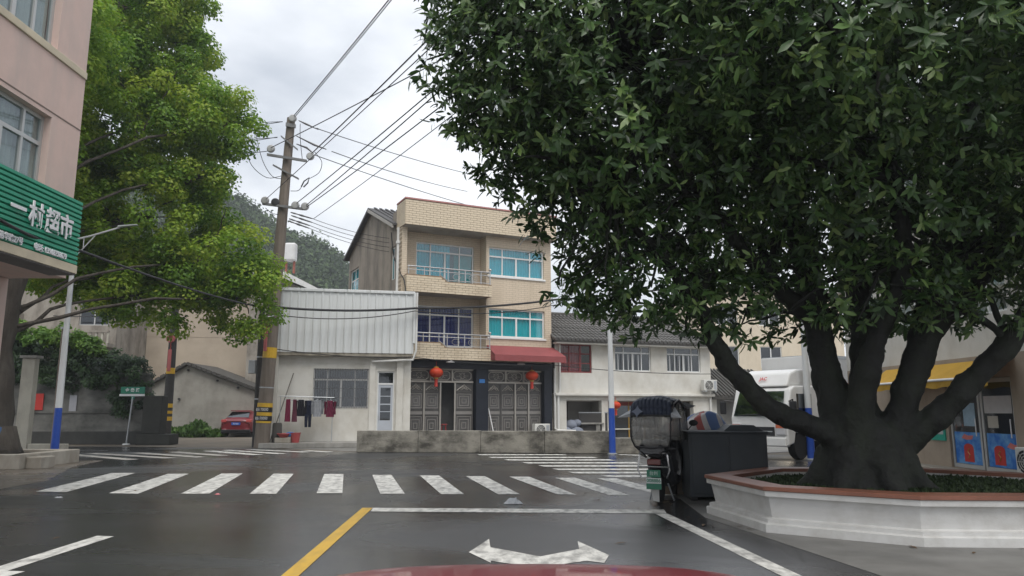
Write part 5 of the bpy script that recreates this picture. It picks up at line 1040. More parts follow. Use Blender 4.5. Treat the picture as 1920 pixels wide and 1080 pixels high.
pt = thing('tree_planter', 'white octagonal tree planter with a red brown coping under the big tree', 'planter', (pcx, pcy, 0.0))
def rings(prof, i):
    """one side wall section between corner i and i+1"""
    vs = []; fs = []; j = (i + 1) % 8
    for d, z in prof: r = ring(d); vs += [(r[i][0], r[i][1], z), (r[j][0], r[j][1], z)]
    for k in range(len(prof) - 1): fs.append((2 * k, 2 * k + 1, 2 * k + 3, 2 * k + 2))
    return MB().add(vs, fs)
for i in range(8):
    rings([(0.09, 0.004), (0.09, 0.1), (0.07, 0.11), (0.05, 0.115), (0.05, 0.16), (-0.01, 0.165), (-0.03, 0.175), (0.02, 0.43), (0.075, 0.435), (0.08, 0.5), (-0.25, 0.5), (-0.25, 0.3)], i).build('planter_wall', M_planter, pt)
    rings([(-0.24, 0.502), (0.092, 0.502), (0.1, 0.51), (0.1, 0.548), (0.09, 0.555), (-0.24, 0.555), (-0.24, 0.502)], i).build('coping', M_coping, pt)
MB().slab(ring(-0.2), 0.3, 0.44).build('soil', mat('planter_soil', (0.035, 0.032, 0.022), 0.95, 0.3, bump=0.5), pt)
gr_n = 9000; a = rng.uniform(0, 6.283, gr_n); rr = np.sqrt(rng.random(gr_n)) * 2.15
pos = np.stack([rr * np.cos(a) * 1.02, rr * np.sin(a) * 0.85, np.full(gr_n, 0.43)], 1)
gm = leaves_mesh('ground_cover', LEAF2, pos, np.array([0, 0, 1.0]) + 0.6 * unit(gr_n), unit(gr_n), rng.uniform(0.04, 0.1, gr_n), mat('ground_cover_leaves', (0.03, 0.05, 0.02), 0.7, attr='rnd', attr_cols=[(0.015, 0.03, 0.01), (0.04, 0.065, 0.02)], translucent=0.2))
o = inst(gm, 'ground_cover', pt); o['kind'] = 'stuff'

# ---- big broadleaf tree
M_bark2 = mat('dark_wet_bark', (0.014, 0.0145, 0.0135), 0.85, 0.4, 5, bump=1.0, bscale=16, stain=(0.022, 0.028, 0.017), stain_amt=0.65, streak=(3.5, 3.5, 1.6))
bt = thing('broadleaf_tree', 'huge dark broadleaf tree with many thick stems growing from the white planter', 'tree', (5.05, 10.5, 0.4))
B0 = Vector((5.05, 10.5, 0.4))
LIMBS = [[(1600, 840, 10.4, .28), (1530, 802, 10.3, .19), (1450, 770, 10.2, .17), (1392, 715, 10.1, .155), (1345, 650, 10.0, .14), (1310, 580, 9.9, .12), (1240, 480, 9.6, .08), (1150, 380, 9.3, .05)],
         [(1595, 870, 10.4, .34), (1560, 735, 10.5, .27), (1535, 610, 10.6, .22), (1500, 450, 10.6, .2), (1440, 300, 10.4, .15), (1380, 130, 10.0, .09)],
         [(1630, 860, 10.5, .36), (1618, 730, 10.6, .2), (1618, 620, 10.7, .2), (1600, 450, 10.8, .17), (1600, 200, 10.9, .11)],
         [(1650, 870, 10.4, .32), (1690, 760, 10.3, .22), (1730, 640, 10.2, .24), (1765, 500, 10.1, .2), (1800, 300, 9.9, .14), (1830, 100, 9.7, .08)],
         [(1655, 860, 10.4, .3), (1745, 790, 10.2, .2), (1820, 715, 10.0, .18), (1895, 640, 9.8, .18), (1990, 520, 9.6, .13), (2100, 380, 9.4, .08)],
         [(1600, 820, 10.3, .3), (1640, 640, 9.9, .16), (1690, 500, 9.7, .15), (1680, 330, 9.4, .1), (1640, 150, 9.0, .06)],
         [(1530, 600, 10.6, .2), (1440, 520, 10.2, .13), (1340, 400, 9.6, .1), (1250, 280, 8.8, .06), (1150, 180, 8.0, .03)],
         [(1740, 620, 10.2, .2), (1860, 500, 10.6, .15), (1960, 350, 11.0, .1)],
         [(1500, 450, 10.6, .16), (1360, 250, 10.4, .1), (1180, 120, 10.0, .06)]]
mb = MB(); ends = []
for L_ in LIMBS:
    q = [P(a, b, y) - B0 for a, b, y, r in L_]; n = len(q); out = []; rs = []
    for i in range(n - 1):
        for k in range(5):
            t = k / 5; p0, p1, p2, p3 = q[max(i - 1, 0)], q[i], q[i + 1], q[min(i + 2, n - 1)]
            v = 0.5 * ((2 * p1) + (p2 - p0) * t + (2 * p0 - 5 * p1 + 4 * p2 - p3) * t * t + (3 * p1 - p0 - 3 * p2 + p3) * t ** 3)
            out.append(v + Vector((random.uniform(-1, 1), random.uniform(-1, 1), 0)) * 0.025); rs.append(0.86 * (L_[i][3] + (L_[i + 1][3] - L_[i][3]) * t) * random.uniform(0.95, 1.06))
    out.append(q[-1]); rs.append(0.86 * L_[-1][3]); mb.tube(out, rs, 12); ends.append(q)
mb.lathe([(0.7, -0.1), (0.62, 0.12), (0.57, 0.35), (0.54, 0.65), (0.48, 0.85), (0.3, 1.0)], 18, (-0.2, -0.05, 0))
for k in range(7):
    w = k * 0.9 + 0.3; mb.tube([(0.42 * math.cos(w) - .2, 0.42 * math.sin(w) - .05, 0.5), (0.66 * math.cos(w) - .2, 0.66 * math.sin(w) - .05, 0.12), (0.95 * math.cos(w) - .2, 0.95 * math.sin(w) - .05, -0.06)], [0.22, 0.15, 0.06], 8)
trunk = mb.build('trunk', M_bark2, bt, smooth=True)
rm = trunk.modifiers.new('remesh', 'REMESH'); rm.mode = 'VOXEL'; rm.voxel_size = 0.035; rm.use_smooth_shade = True
dt = bpy.data.textures.new('bark_relief', 'CLOUDS'); dt.noise_scale = 0.22; dt.noise_depth = 3
sm_ = trunk.modifiers.new('smooth', 'SMOOTH'); sm_.iterations = 4; sm_.factor = 0.5
dm = trunk.modifiers.new('relief', 'DISPLACE'); dm.texture = dt; dm.strength = 0.09; dm.mid_level = 0.5; dm.texture_coords = 'LOCAL'
BE = [((5.3, 10.8, 8.6), (4.8, 4.4, 4.0), 1.0), ((1.6, 9.3, 7.2), (3.0, 2.3, 3.4), 1.7), ((0.0, 9.2, 6.4), (1.25, 1.3, 2.1), 1.4), ((2.3, 10.0, 4.55), (1.85, 1.5, 1.5), 0.95), ((3.4, 10.6, 3.6), (1.15, 0.9, 1.1), 0.5), ((3.9, 7.4, 6.1), (2.7, 1.9, 2.0), 1.3), ((7.3, 8.2, 6.2), (2.8, 2.4, 2.4), 1.0),
      ((8.0, 10.8, 4.8), (1.9, 2.0, 1.6), 0.8), ((1.75, 9.9, 3.2), (1.15, 0.9, 0.75), 1.5), ((1.05, 9.7, 3.35), (0.75, 0.7, 0.65), 1.0), ((2.75, 10.2, 3.0), (1.0, 0.8, 0.7), 0.8), ((0.9, 9.4, 4.5), (1.15, 1.0, 0.95), 1.0), ((1.0, 9.2, 5.2), (1.7, 1.4, 1.2), 0.9), ((5.0, 9.8, 4.6), (3.4, 2.1, 1.6), 0.8), ((3.6, 9.4, 4.9), (2.0, 1.5, 1.3), 1.0), ((7.2, 9.0, 4.3), (2.2, 1.6, 1.2), 0.8), ((6.0, 9.6, 3.75), (2.5, 1.3, 0.8), 0.4), ((6.6, 12.4, 4.2), (3.6, 1.5, 1.5), 0.7), ((4.7, 9.7, 3.15), (1.7, 0.9, 0.65), 0.55), ((6.4, 9.5, 3.1), (1.8, 0.9, 0.65), 0.6), ((8.0, 9.7, 3.2), (1.4, 0.9, 0.7), 0.6), ((5.6, 12.0, 3.2), (2.4, 0.8, 0.8), 0.5), ((7.6, 9.2, 3.7), (1.8, 1.1, 0.8), 0.6), ((9.8, 10, 7), (3, 3, 3), 0.6), ((5.0, 13.5, 6.0), (3.5, 2.2, 2.4), 0.7), ((2.6, 8.0, 9.5), (2.2, 2.0, 2.0), 0.9)]
mb = MB()
for (c, r, w) in BE:
    c = Vector(c) - B0
    src = min((v for q in ends for v in q[1:]), key=lambda v: (v - c).length)
    for k in range(9):
        d = Vector((random.uniform(-1, 1), random.uniform(-1, 1), random.uniform(-0.7, 0.9))); d.normalize()
        tip = c + Vector((d.x * r[0], d.y * r[1], d.z * r[2])) * 0.92; mid = src.lerp(tip, 0.5) + Vector((0, 0, 0.25))
        limb(mb, [tuple(src), tuple(mid), tuple(tip)], 0.055, 0.01, 6, 0.07)
mb.build('branch', M_bark2, bt, smooth=True, kind='stuff')
def whorls(ells, total, origin):
    P_, A_ = [], []
    ws = np.array([w * (r[0] * r[1] * r[2]) ** (2 / 3.) for c, r, w in ells]); ws /= ws.sum()
    for (c, r, w), f in zip(ells, ws):
        n = int(total * f); u = unit(n); rad = 0.35 + 0.65 * rng.random(n) ** 0.45
        # lumpy outline
        lump = 1 + 0.13 * np.sin(u[:, 0] * 6 + c[0] * 3) * np.sin(u[:, 2] * 6 + c[1]) + 0.03 * rng.normal(size=n)
        P_.append(np.array(c) + u * np.array(r) * (rad * lump)[:, None]); A_.append(u * 0.7 + np.array([0, 0, 0.35]) + 0.35 * unit(n))
    p = np.concatenate(P_) - np.array(origin); a = np.concatenate(A_); a /= np.linalg.norm(a, axis=1, keepdims=True)
    return p, a
wp, wa = whorls(BE, 29000, B0)
# thin out pockets so that sky shows through
h = np.sin(wp[:, 0] * 2.3 + 0.7 * wp[:, 2]) * np.sin(wp[:, 1] * 1.9 + 1.1) * np.sin(wp[:, 2] * 2.6 + 0.4)
keep = (h < 0.34) | (rng.random(len(wp)) < 0.2)
keep &= (rng.random(len(wp)) < np.clip(0.62 + 0.09 * (wp[:, 2] - 2.0), 0.5, 1.0))
keep &= np.linalg.norm(wp - (np.array([0, 0, 1.5]) - np.array(B0)), axis=1) > 4.6
wp, wa = wp[keep], wa[keep]
pos, xd, nn, sz, rn = [], [], [], [], []
K = 9; n = len(wp)
b = np.cross(wa, unit(n)); b /= np.linalg.norm(b, axis=1, keepdims=True); c_ = np.cross(wa, b)
wt = rng.random(n) ** 1.3; ws_ = rng.uniform(0.75, 1.2, n)
for k in range(K):
    ok = rng.random(n) < 0.9; ph = 6.283 * k / K + rng.uniform(-0.35, 0.35, n); th = rng.uniform(0.5, 1.75, n)
    d = np.cos(th)[:, None] * wa + np.sin(th)[:, None] * (np.cos(ph)[:, None] * b + np.sin(ph)[:, None] * c_); d[:, 2] -= rng.uniform(0.1, 0.55, n); d /= np.linalg.norm(d, axis=1, keepdims=True)
    nm = wa + 0.25 * unit(n) + np.array([0, 0, 0.3])
    pos.append((wp + wa * rng.uniform(-0.16, 0.05, (n, 1)))[ok]); xd.append(d[ok]); nn.append(nm[ok]); sz.append((rng.uniform(0.09, 0.19, n) * ws_)[ok]); rn.append(np.clip(wt * 0.6 + rng.normal(0.2, 0.16, n), 0, 1)[ok])
pos = np.concatenate(pos); xd = np.concatenate(xd); nn = np.concatenate(nn); sz = np.concatenate(sz); rn = np.concatenate(rn)
M_leaf = mat('broad_leaves', (0.03, 0.06, 0.02), 0.38, 0.2, spec=0.5, attr='rnd', attr_cols=[(0.014, 0.034, 0.012), (0.038, 0.085, 0.024), (0.09, 0.17, 0.045), (0.21, 0.30, 0.09)], translucent=0.25)
wpos = pos + np.array(B0)
dist = np.linalg.norm(wpos - np.array([0, 0, CH]), axis=1)
pxs = 960 + F * wpos[:, 0] / (wpos[:, 1] * _c + (wpos[:, 2] - CH) * _s); pys = 540 - F * (-(wpos[:, 1]) * _s + (wpos[:, 2] - CH) * _c) / (wpos[:, 1] * _c + (wpos[:, 2] - CH) * _s)
infr = (pxs > 700) & (pxs < 1920) & (pys > 0) & (pys < 800)
order = np.argsort(np.where(infr, dist, 1e9)); single = order[:290]; mask = np.ones(len(pos), bool); mask[single] = False
near = mask & (dist < 9.0); far_ = mask & ~near
crown = inst(leaves_mesh('crown', LEAF8, pos[near], xd[near], nn[near], sz[near], M_leaf, rn[near]), 'crown', bt); crown['kind'] = 'stuff'
o = inst(leaves_mesh('inner_foliage', LEAF4, pos[far_], xd[far_], nn[far_], sz[far_], M_leaf, rn[far_]), 'inner_foliage', bt); o['kind'] = 'stuff'
one = [leaves_mesh('leaf', LEAF8, np.zeros((1, 3)), np.array([[1.0, 0, 0]]), np.array([[0, 0, 1.0]]), np.ones(1), M_leaf, np.array([v])) for v in (0.2, 0.45, 0.7, 0.9)]
for i in single:
    x = Vector(xd[i]).normalized(); z = Vector(nn[i]); z = (z - x * z.dot(x)).normalized(); y = z.cross(x)
    o = bpy.data.objects.new('leaf', one[min(3, int(rn[i] * 4))]); COL.objects.link(o); o.parent = crown
    M = Matrix((x, y, z)).transposed().to_4x4(); M.translation = Vector(pos[i]); o.matrix_basis = M @ Matrix.Scale(float(sz[i]), 4)

# ---- parked white box truck
M_truckw = mat('white_truck_paint', (0.68, 0.68, 0.67), 0.35, 0.04, coat=0.3, stain=(0.5, 0.49, 0.46), stain_amt=0.3)
tr = thing('box_truck', 'white box truck parked behind the big tree with its cab facing left', 'truck', (7.6, 23.2, 0), R(-53))
cabp = [(0.02, 0.42), (0.0, 1.25), (0.3, 2.12), (0.5, 2.22), (1.75, 2.25), (1.75, 0.55), (1.15, 0.55), (1.05, 0.85), (0.45, 0.85), (0.35, 0.5)]
MB().prism_x(cabp, -1.0, 1.0).build('cab', M_truckw, tr, bevel=0.05)
MB().add([(-0.88, 0.0, 1.3), (0.88, 0.0, 1.3), (0.8, 0.27, 2.06), (-0.8, 0.27, 2.06)], [(0, 1, 2, 3)]).xf(Matrix.Translation((0, -0.022, 0))).build('windscreen', glass('truck_glass', (0.05, 0.07, 0.075), 0.16), tr)
MB().prism_x([(0.3, 2.2), (0.55, 2.62), (0.9, 2.74), (1.7, 2.78), (1.7, 2.24)], -0.85, 0.85).build('roof_fairing', M_truckw, tr, bevel=0.06)
lettering('JAC', 0.16, mat('red_lettering', (0.5, 0.03, 0.03), 0.5), tr, (0, 0.38, 2.45), (R(60), 0, 0), name='badge', bold=0.004)
MB().box(1.003, 1.012, 0.55, 1.35, 1.28, 1.98).build('side_window', MATS['truck_glass'], tr); MB().box(1.003, 1.014, 0.45, 1.5, 1.19, 1.22).build('door_line', M_galv, tr); MB().box(1.005, 1.03, 1.25, 1.42, 1.1, 1.15).build('door_handle', M_black, tr)
MB().box(-0.95, 0.95, -0.05, 0.2, 0.4, 0.68).build('bumper', M_truckw, tr, bevel=0.04); MB().box(-0.55, 0.55, -0.03, 0.02, 0.72, 0.98).build('grille', M_black, tr); MB().box(-0.5, 0.5, -0.04, -0.031, 0.83, 0.86).build('grille_bar', M_galv, tr)
pl = MB().box(-0.22, 0.22, -0.062, -0.052, 0.46, 0.6).build('number_plate', M_plate_blue, tr)
for s in (-1, 1):
    MB().box(s * 0.78 - 0.17, s * 0.78 + 0.17, -0.045, 0.12, 0.74, 1.08).build('headlight', mat('headlight_glass', (0.5, 0.5, 0.52), 0.12, 0.1, coat=1), tr, bevel=0.03); MB().box(s * 0.78 - 0.15, s * 0.78 + 0.15, -0.05, -0.046, 0.95, 1.05).build('indicator', mat('orange_lens', (0.5, 0.12, 0.05), 0.3), tr)
    m_ = MB().box(s * 1.25 - 0.11, s * 1.25 + 0.11, -0.08, 0.0, 1.35, 1.75).build('wing_mirror', M_black, tr, bevel=0.03); MB().tube([(s * 1.0, 0.15, 1.75), (s * 1.25, -0.04, 1.8), (s * 1.25, -0.04, 1.72)], 0.02, 6).build('mirror_arm', M_black, m_)
    for y in (0.78, 4.6): wheel(tr, (s * 0.82, y, 0.4), 0.4, 0.24)
MB().tube([(-0.7, -0.035, 1.32), (0.1, -0.035, 1.36)], 0.014, 5).tube([(0.0, -0.04, 1.31), (0.75, -0.04, 1.34)], 0.014, 5).build('wiper', M_black, tr)
MB().box(-1.05, 1.05, 1.85, 6.2, 0.95, 3.2).build('cargo_box', M_truckw, tr, bevel=0.02)
for k in range(9): MB().box(1.052, 1.075, 2.1 + k * 0.48, 2.14 + k * 0.48, 1.0, 2.95).build('box_rib', M_truckw, tr)
MB().box(-1.07, 1.07, 1.93, 6.22, 3.12, 3.23).build('top_rail', M_galv, tr); MB().box(-0.45, 0.45, 1.7, 6.1, 0.6, 0.94).build('chassis', M_black, tr); MB().box(0.85, 1.0, 2.2, 3.6, 0.45, 0.85).build('side_guard', M_galv, tr)
bn = MB().box(1.08, 1.09, 3.2, 4.6, 1.35, 2.35).build('advert_banner', mat('red_banner', (0.55, 0.03, 0.03), 0.5, 0.05), tr); lettering('玩', 0.95, M_white_txt, bn, (1.096, 3.75, 1.85), (R(90), 0, R(90)), name='banner_text', bold=0.012)

# ---- scooter with rain canopy
M_scb = mat('black_scooter_paint', (0.014, 0.014, 0.017), 0.25, 0.1, coat=0.5); M_chrome = mat('dull_chrome', (0.5, 0.5, 0.5), 0.25, 0.1, metal=0.9)
M_canopy = mat('navy_canopy_cloth', (0.022, 0.03, 0.055), 0.6, 0.2, 6); M_clear = glass('clear_plastic_sheet', (0.86, 0.87, 0.86), 0.06, 0.12)
sc = thing('electric_scooter', 'black scooter with a navy rain canopy and clear screens beside the planter', 'scooter', (2.42, 12.5, 0), R(-23))
for nm, y in (('rear_wheel', 0.0), ('front_wheel', 1.26)):
    w = wheel(sc, (0, y, 0.225), 0.225, 0.1); w.name = nm
def loft(name, secs, m, parent, sub=2):
    o = car_body(name, secs, m, parent); o.modifiers['sub'].levels = sub; o.modifiers['sub'].render_levels = sub; return o
def hs(w, z0, z1): return [(0, z0), (w * 0.7, z0), (w, z0 + (z1 - z0) * 0.3), (w, z0 + (z1 - z0) * 0.65), (w * 0.75, z1), (0, z1 + 0.01)]
loft('body', [(-0.36, hs(0.09, 0.62, 0.72)), (-0.3, hs(0.13, 0.5, 0.74)), (-0.1, hs(0.17, 0.42, 0.75)), (0.2, hs(0.18, 0.32, 0.74)), (0.42, hs(0.17, 0.24, 0.7)), (0.5, hs(0.16, 0.2, 0.36)), (0.9, hs(0.17, 0.2, 0.3)), (0.98, hs(0.18, 0.22, 0.5))], M_scb, sc)
loft('front_shield', [(0.93, hs(0.19, 0.28, 0.8)), (1.0, hs(0.23, 0.3, 0.98)), (1.1, hs(0.2, 0.4, 1.05)), (1.2, hs(0.12, 0.5, 0.95))], M_scb, sc)
loft('seat', [(-0.3, hs(0.12, 0.74, 0.82)), (-0.15, hs(0.16, 0.74, 0.86)), (0.2, hs(0.15, 0.73, 0.83)), (0.5, hs(0.1, 0.7, 0.79))], mat('black_vinyl', (0.015, 0.015, 0.016), 0.5, 0.1), sc)
loft('top_box', [(-0.52, hs(0.2, 0.8, 0.96)), (-0.45, hs(0.24, 0.78, 1.02)), (-0.2, hs(0.24, 0.78, 1.03)), (-0.12, hs(0.2, 0.8, 0.98))], M_scb, sc)
MB().tube([(-0.2, -0.05, 0.72), (-0.22, -0.42, 0.8), (-0.2, -0.5, 0.82), (0.2, -0.5, 0.82), (0.22, -0.42, 0.8), (0.2, -0.05, 0.72)], 0.014, 6).tube([(-0.22, -0.4, 0.8), (-0.25, -0.42, 0.55), (-0.2, -0.4, 0.42)], 0.014, 6).tube([(0.22, -0.4, 0.8), (0.26, -0.42, 0.55), (0.2, -0.36, 0.42)], 0.014, 6).tube([(-0.25, -0.44, 0.6), (0.26, -0.44, 0.6)], 0.014, 6).build('rear_rack', M_chrome, sc, smooth='auto')
loft('rear_fender', [(-0.34, hs(0.07, 0.42, 0.5)), (-0.26, hs(0.08, 0.44, 0.56)), (0.0, hs(0.08, 0.46, 0.58))], M_scb, sc)
MB().box(-0.11, 0.11, -0.40, -0.34, 0.62, 0.72).build('tail_light', mat('dark_tail_lens', (0.12, 0.03, 0.025), 0.2, 0.1, coat=0.5), sc, bevel=0.02)
M_pg = mat('green_plate', (0.03, 0.16, 0.1), 0.5, 0.05); M_pw = mat('plate_white', (0.55, 0.58, 0.56), 0.5, 0.05)
pl = MB().box(-0.11, 0.11, -0.425, -0.415, 0.44, 0.55).build('registration_plate', M_pg, sc, rot=(R(0), 0, 0)); lettering('台州', 0.07, M_pw, pl, (0, -0.427, 0.495), name='plate_text')
pl = MB().box(-0.12, 0.12, -0.425, -0.415, 0.25, 0.43).build('number_plate', M_pg, sc); MB().box(-0.12, 0.12, -0.427, -0.4255, 0.34, 0.425).build('plate_top', M_pw, pl); lettering('008886', 0.075, M_pg, pl, (0, -0.429, 0.382), name='plate_text', bold=0.002)
MB().add([(-0.1, -0.32, 0.4), (0.06, -0.32, 0.4), (0.05, -0.28, 0.04), (-0.05, -0.28, 0.06), (-0.1, -0.31, 0.4), (0.06, -0.31, 0.4), (0.05, -0.27, 0.04), (-0.05, -0.27, 0.06)], [(0, 1, 2, 3), (4, 7, 6, 5), (0, 3, 7, 4), (1, 5, 6, 2), (3, 2, 6, 7)]).build('mudflap', mat('white_mudflap', (0.5, 0.5, 0.48), 0.6), sc)
MB().tube([(-0.33, 1.02, 1.08), (-0.1, 1.08, 1.04), (0.1, 1.08, 1.04), (0.33, 1.02, 1.08)], 0.016, 8).build('handlebar', M_black, sc, smooth='auto'); MB().tube([(0, 1.08, 1.0), (0, 1.2, 0.5), (0.07, 1.25, 0.25)], 0.03, 8).build('fork', M_scb, sc)
loft('front_fender', [(1.06, hs(0.06, 0.4, 0.46)), (1.2, hs(0.075, 0.44, 0.52)), (1.42, hs(0.06, 0.36, 0.44))], M_scb, sc)
for s in (-1, 1):
    m_ = MB()._ell((s * 0.42, 1.0, 1.27), (0.08, 0.02, 0.055), 12, 8).build('mirror', M_black, sc, smooth=True); MB().tube([(s * 0.25, 1.04, 1.07), (s * 0.4, 1.0, 1.24)], 0.009, 6).build('mirror_stem', M_black, m_)
MB().tube([(0.12, 0.1, 0.3), (0.2, 0.16, 0.02)], 0.014, 6).tube([(-0.12, 0.1, 0.3), (-0.2, 0.16, 0.02)], 0.014, 6).build('centre_stand', M_galv, sc)
_before = set(o.name for o in sc.children)
# canopy: navy hood, frame, clear rear / side / front sheets
def sheet(name, g, m, th=0.004):
    mb = MB()
    for j in range(len(g) - 1):
        for i in range(len(g[0]) - 1): mb.quad(g[j][i], g[j][i + 1], g[j + 1][i + 1], g[j + 1][i])
    o = mb.build(name, m, sc, smooth=True); so_ = o.modifiers.new('thick', 'SOLIDIFY'); so_.thickness = th; return o
hoodp = [(-0.56, 1.36, 0.43), (-0.55, 1.48, 0.43), (-0.5, 1.6, 0.42), (-0.36, 1.655, 0.41), (0.1, 1.68, 0.4), (0.55, 1.66, 0.39), (0.95, 1.58, 0.38), (1.12, 1.5, 0.38)]
sheet('canopy_roof', [[(w * (i / 10 - 0.5) * 2, y - 0.05 * math.cos((i / 10 - 0.5) * math.pi), z - 0.07 * (abs(i - 5) / 5) ** 3 + 0.004 * math.sin(i * 1.3 + y * 3)) for i in range(11)] for y, z, w in hoodp], M_canopy)
mc2 = mat('clouded_plastic', (0.36, 0.355, 0.34), 0.25, 0.15, 5, spec=0.6)
def clouded():  # clear plastic; patchy beige-grey colour stands in for reflections on the sheet
    m = bpy.data.materials.new('clouded_clear_plastic'); m.use_nodes = True; N = m.node_tree.nodes; L = m.node_tree.links; b = N['Principled BSDF']; out = N['Material Output']
    b.inputs['Base Color'].default_value = (0.5, 0.49, 0.47, 1); b.inputs['Roughness'].default_value = 0.18
    t = N.new('ShaderNodeTexCoord'); n = N.new('ShaderNodeTexNoise'); n.inputs['Scale'].default_value = 1.6; L.new(t.outputs['Object'], n.inputs['Vector'])
    bp = N.new('ShaderNodeBump'); bp.inputs['Strength'].default_value = 0.08; L.new(n.outputs['Fac'], bp.inputs['Height']); L.new(bp.outputs[0], b.inputs['Normal'])
    tr = N.new('ShaderNodeBsdfTransparent'); tr.inputs[0].default_value = (0.85, 0.85, 0.84, 1); ms = N.new('ShaderNodeMixShader'); mr = N.new('ShaderNodeMapRange'); mr.inputs[3].default_value = 0.05; mr.inputs[4].default_value = 0.6
    L.new(n.outputs['Fac'], mr.inputs[0]); L.new(mr.outputs[0], ms.inputs[0]); L.new(tr.outputs[0], ms.inputs[1]); L.new(b.outputs[0], ms.inputs[2]); L.new(ms.outputs[0], out.inputs['Surface']); return m
M_clear = clouded()
sheet('rear_screen', [[(wd * (i / 8 - 0.5) * 2, -0.6 - 0.04 * math.cos((i / 8 - 0.5) * 3) + yo, z) for i in range(9)] for z, wd, yo in ((0.9, 0.36, 0.06), (1.0, 0.42, 0.02), (1.2, 0.43, 0.0), (1.36, 0.42, 0.03))], M_clear, 0.002)
MB().tube([(-0.36, -0.56, 0.89), (-0.42, -0.61, 1.0), (-0.435, -0.61, 1.2), (-0.43, -0.58, 1.36), (0, -0.64, 1.37), (0.43, -0.58, 1.36), (0.435, -0.61, 1.2), (0.42, -0.61, 1.0), (0.36, -0.56, 0.89), (0, -0.6, 0.87), (-0.36, -0.56, 0.89)], 0.016, 6).build('rear_screen_border', M_black, sc, smooth='auto')
for s in (-1, 1):
    MB().add([(s * 0.42, -0.58, 1.4), (s * 0.66, -0.7, 1.33), (s * 0.42, -0.2, 1.5), (s * 0.42, -0.58, 1.34)], [(0, 1, 2), (0, 3, 1), (1, 3, 2)]).build('canopy_wing', mat('grey_canopy_edge', (0.34, 0.35, 0.37), 0.6), sc)
    MB().add([(s * 0.38, 0.9, 1.58), (s * 0.62, 1.1, 1.52), (s * 0.38, 1.2, 1.46), (s * 0.38, 1.0, 1.5)], [(0, 1, 2), (0, 3, 1), (1, 3, 2)]).build('canopy_wing', MATS['grey_canopy_edge'], sc)
    MB().tube([(s * 0.16, -0.35, 0.72), (s * 0.3, -0.5, 0.85), (s * 0.36, -0.55, 0.9)], 0.014, 6).tube([(s * 0.43, -0.57, 1.36), (s * 0.42, -0.3, 1.55), (s * 0.4, 0.3, 1.62), (s * 0.385, 1.1, 1.5), (s * 0.36, 1.3, 1.1), (s * 0.2, 1.2, 0.85)], 0.014, 6).tube([(s * 0.41, 0.2, 1.61), (s * 0.42, 0.3, 0.95), (s * 0.38, 1.28, 0.98)], 0.012, 6).build('canopy_frame', M_black, sc, smooth='auto')
    sheet('side_screen', [[(s * 0.425, -0.55, 1.0), (s * 0.425, 0.26, 0.96)], [(s * 0.43, -0.56, 1.34), (s * 0.42, 0.2, 1.58)]], M_clear, 0.002); sheet('side_screen', [[(s * 0.42, 0.33, 0.96), (s * 0.375, 1.27, 0.98)], [(s * 0.41, 0.24, 1.58), (s * 0.38, 1.1, 1.46)]], M_clear, 0.002)
sheet('front_screen', [[(-0.37, 1.3, 0.98), (0.37, 1.3, 0.98)], [(-0.38, 1.13, 1.48), (0.38, 1.13, 1.48)]], M_clear, 0.002)
lettering('✦', 0.3, mat('grey_canopy_print', (0.13, 0.15, 0.2), 0.6), sc, (-0.2, -0.585, 1.46), (R(65), 0, 0), name='canopy_print')

for o in sc.children:
    if o.name not in _before: o.scale = (0.74, 0.9, 1.03) if o.type == 'MESH' and o.name[:5] != 'canop' else (0.78, 0.9, 1.03)
# ---- dark cabinet and striped tarpaulin heap
M_cab = mat('dark_slate_metal', (0.035, 0.042, 0.05), 0.55, 0.18, 3, stain=(0.06, 0.065, 0.068), stain_amt=0.6)
cb = thing('dark_cabinet', 'large dark slate metal cabinet standing behind the scooter and planter', 'cabinet', (3.62, 13.1, 0), R(-4))
MB().box(-0.62, 0.68, -0.42, 0.42, 0.06, 1.1).build('carcass', M_cab, cb, bevel=0.012); MB().box(-0.64, 0.7, -0.44, 0.44, 1.101, 1.14).build('lid', M_cab, cb, bevel=0.01)
for x0, x1 in ((-0.57, 0.02), (0.06, 0.63)): MB().box(x0, x1, -0.436, -0.421, 0.12, 1.05).build('door_panel', M_cab, cb, bevel=0.006)
MB().box(-0.6, -0.5, -0.4, 0.4, 0, 0.06).build('foot', M_black, cb); MB().box(0.56, 0.66, -0.4, 0.4, 0, 0.06).build('foot', M_black, cb)
MB().prism([(0.0, 1.142), (0.66, 1.142), (0.5, 1.24), (0.12, 1.24)], -0.3, 0.3).build('top_tray', M_cab, cb)
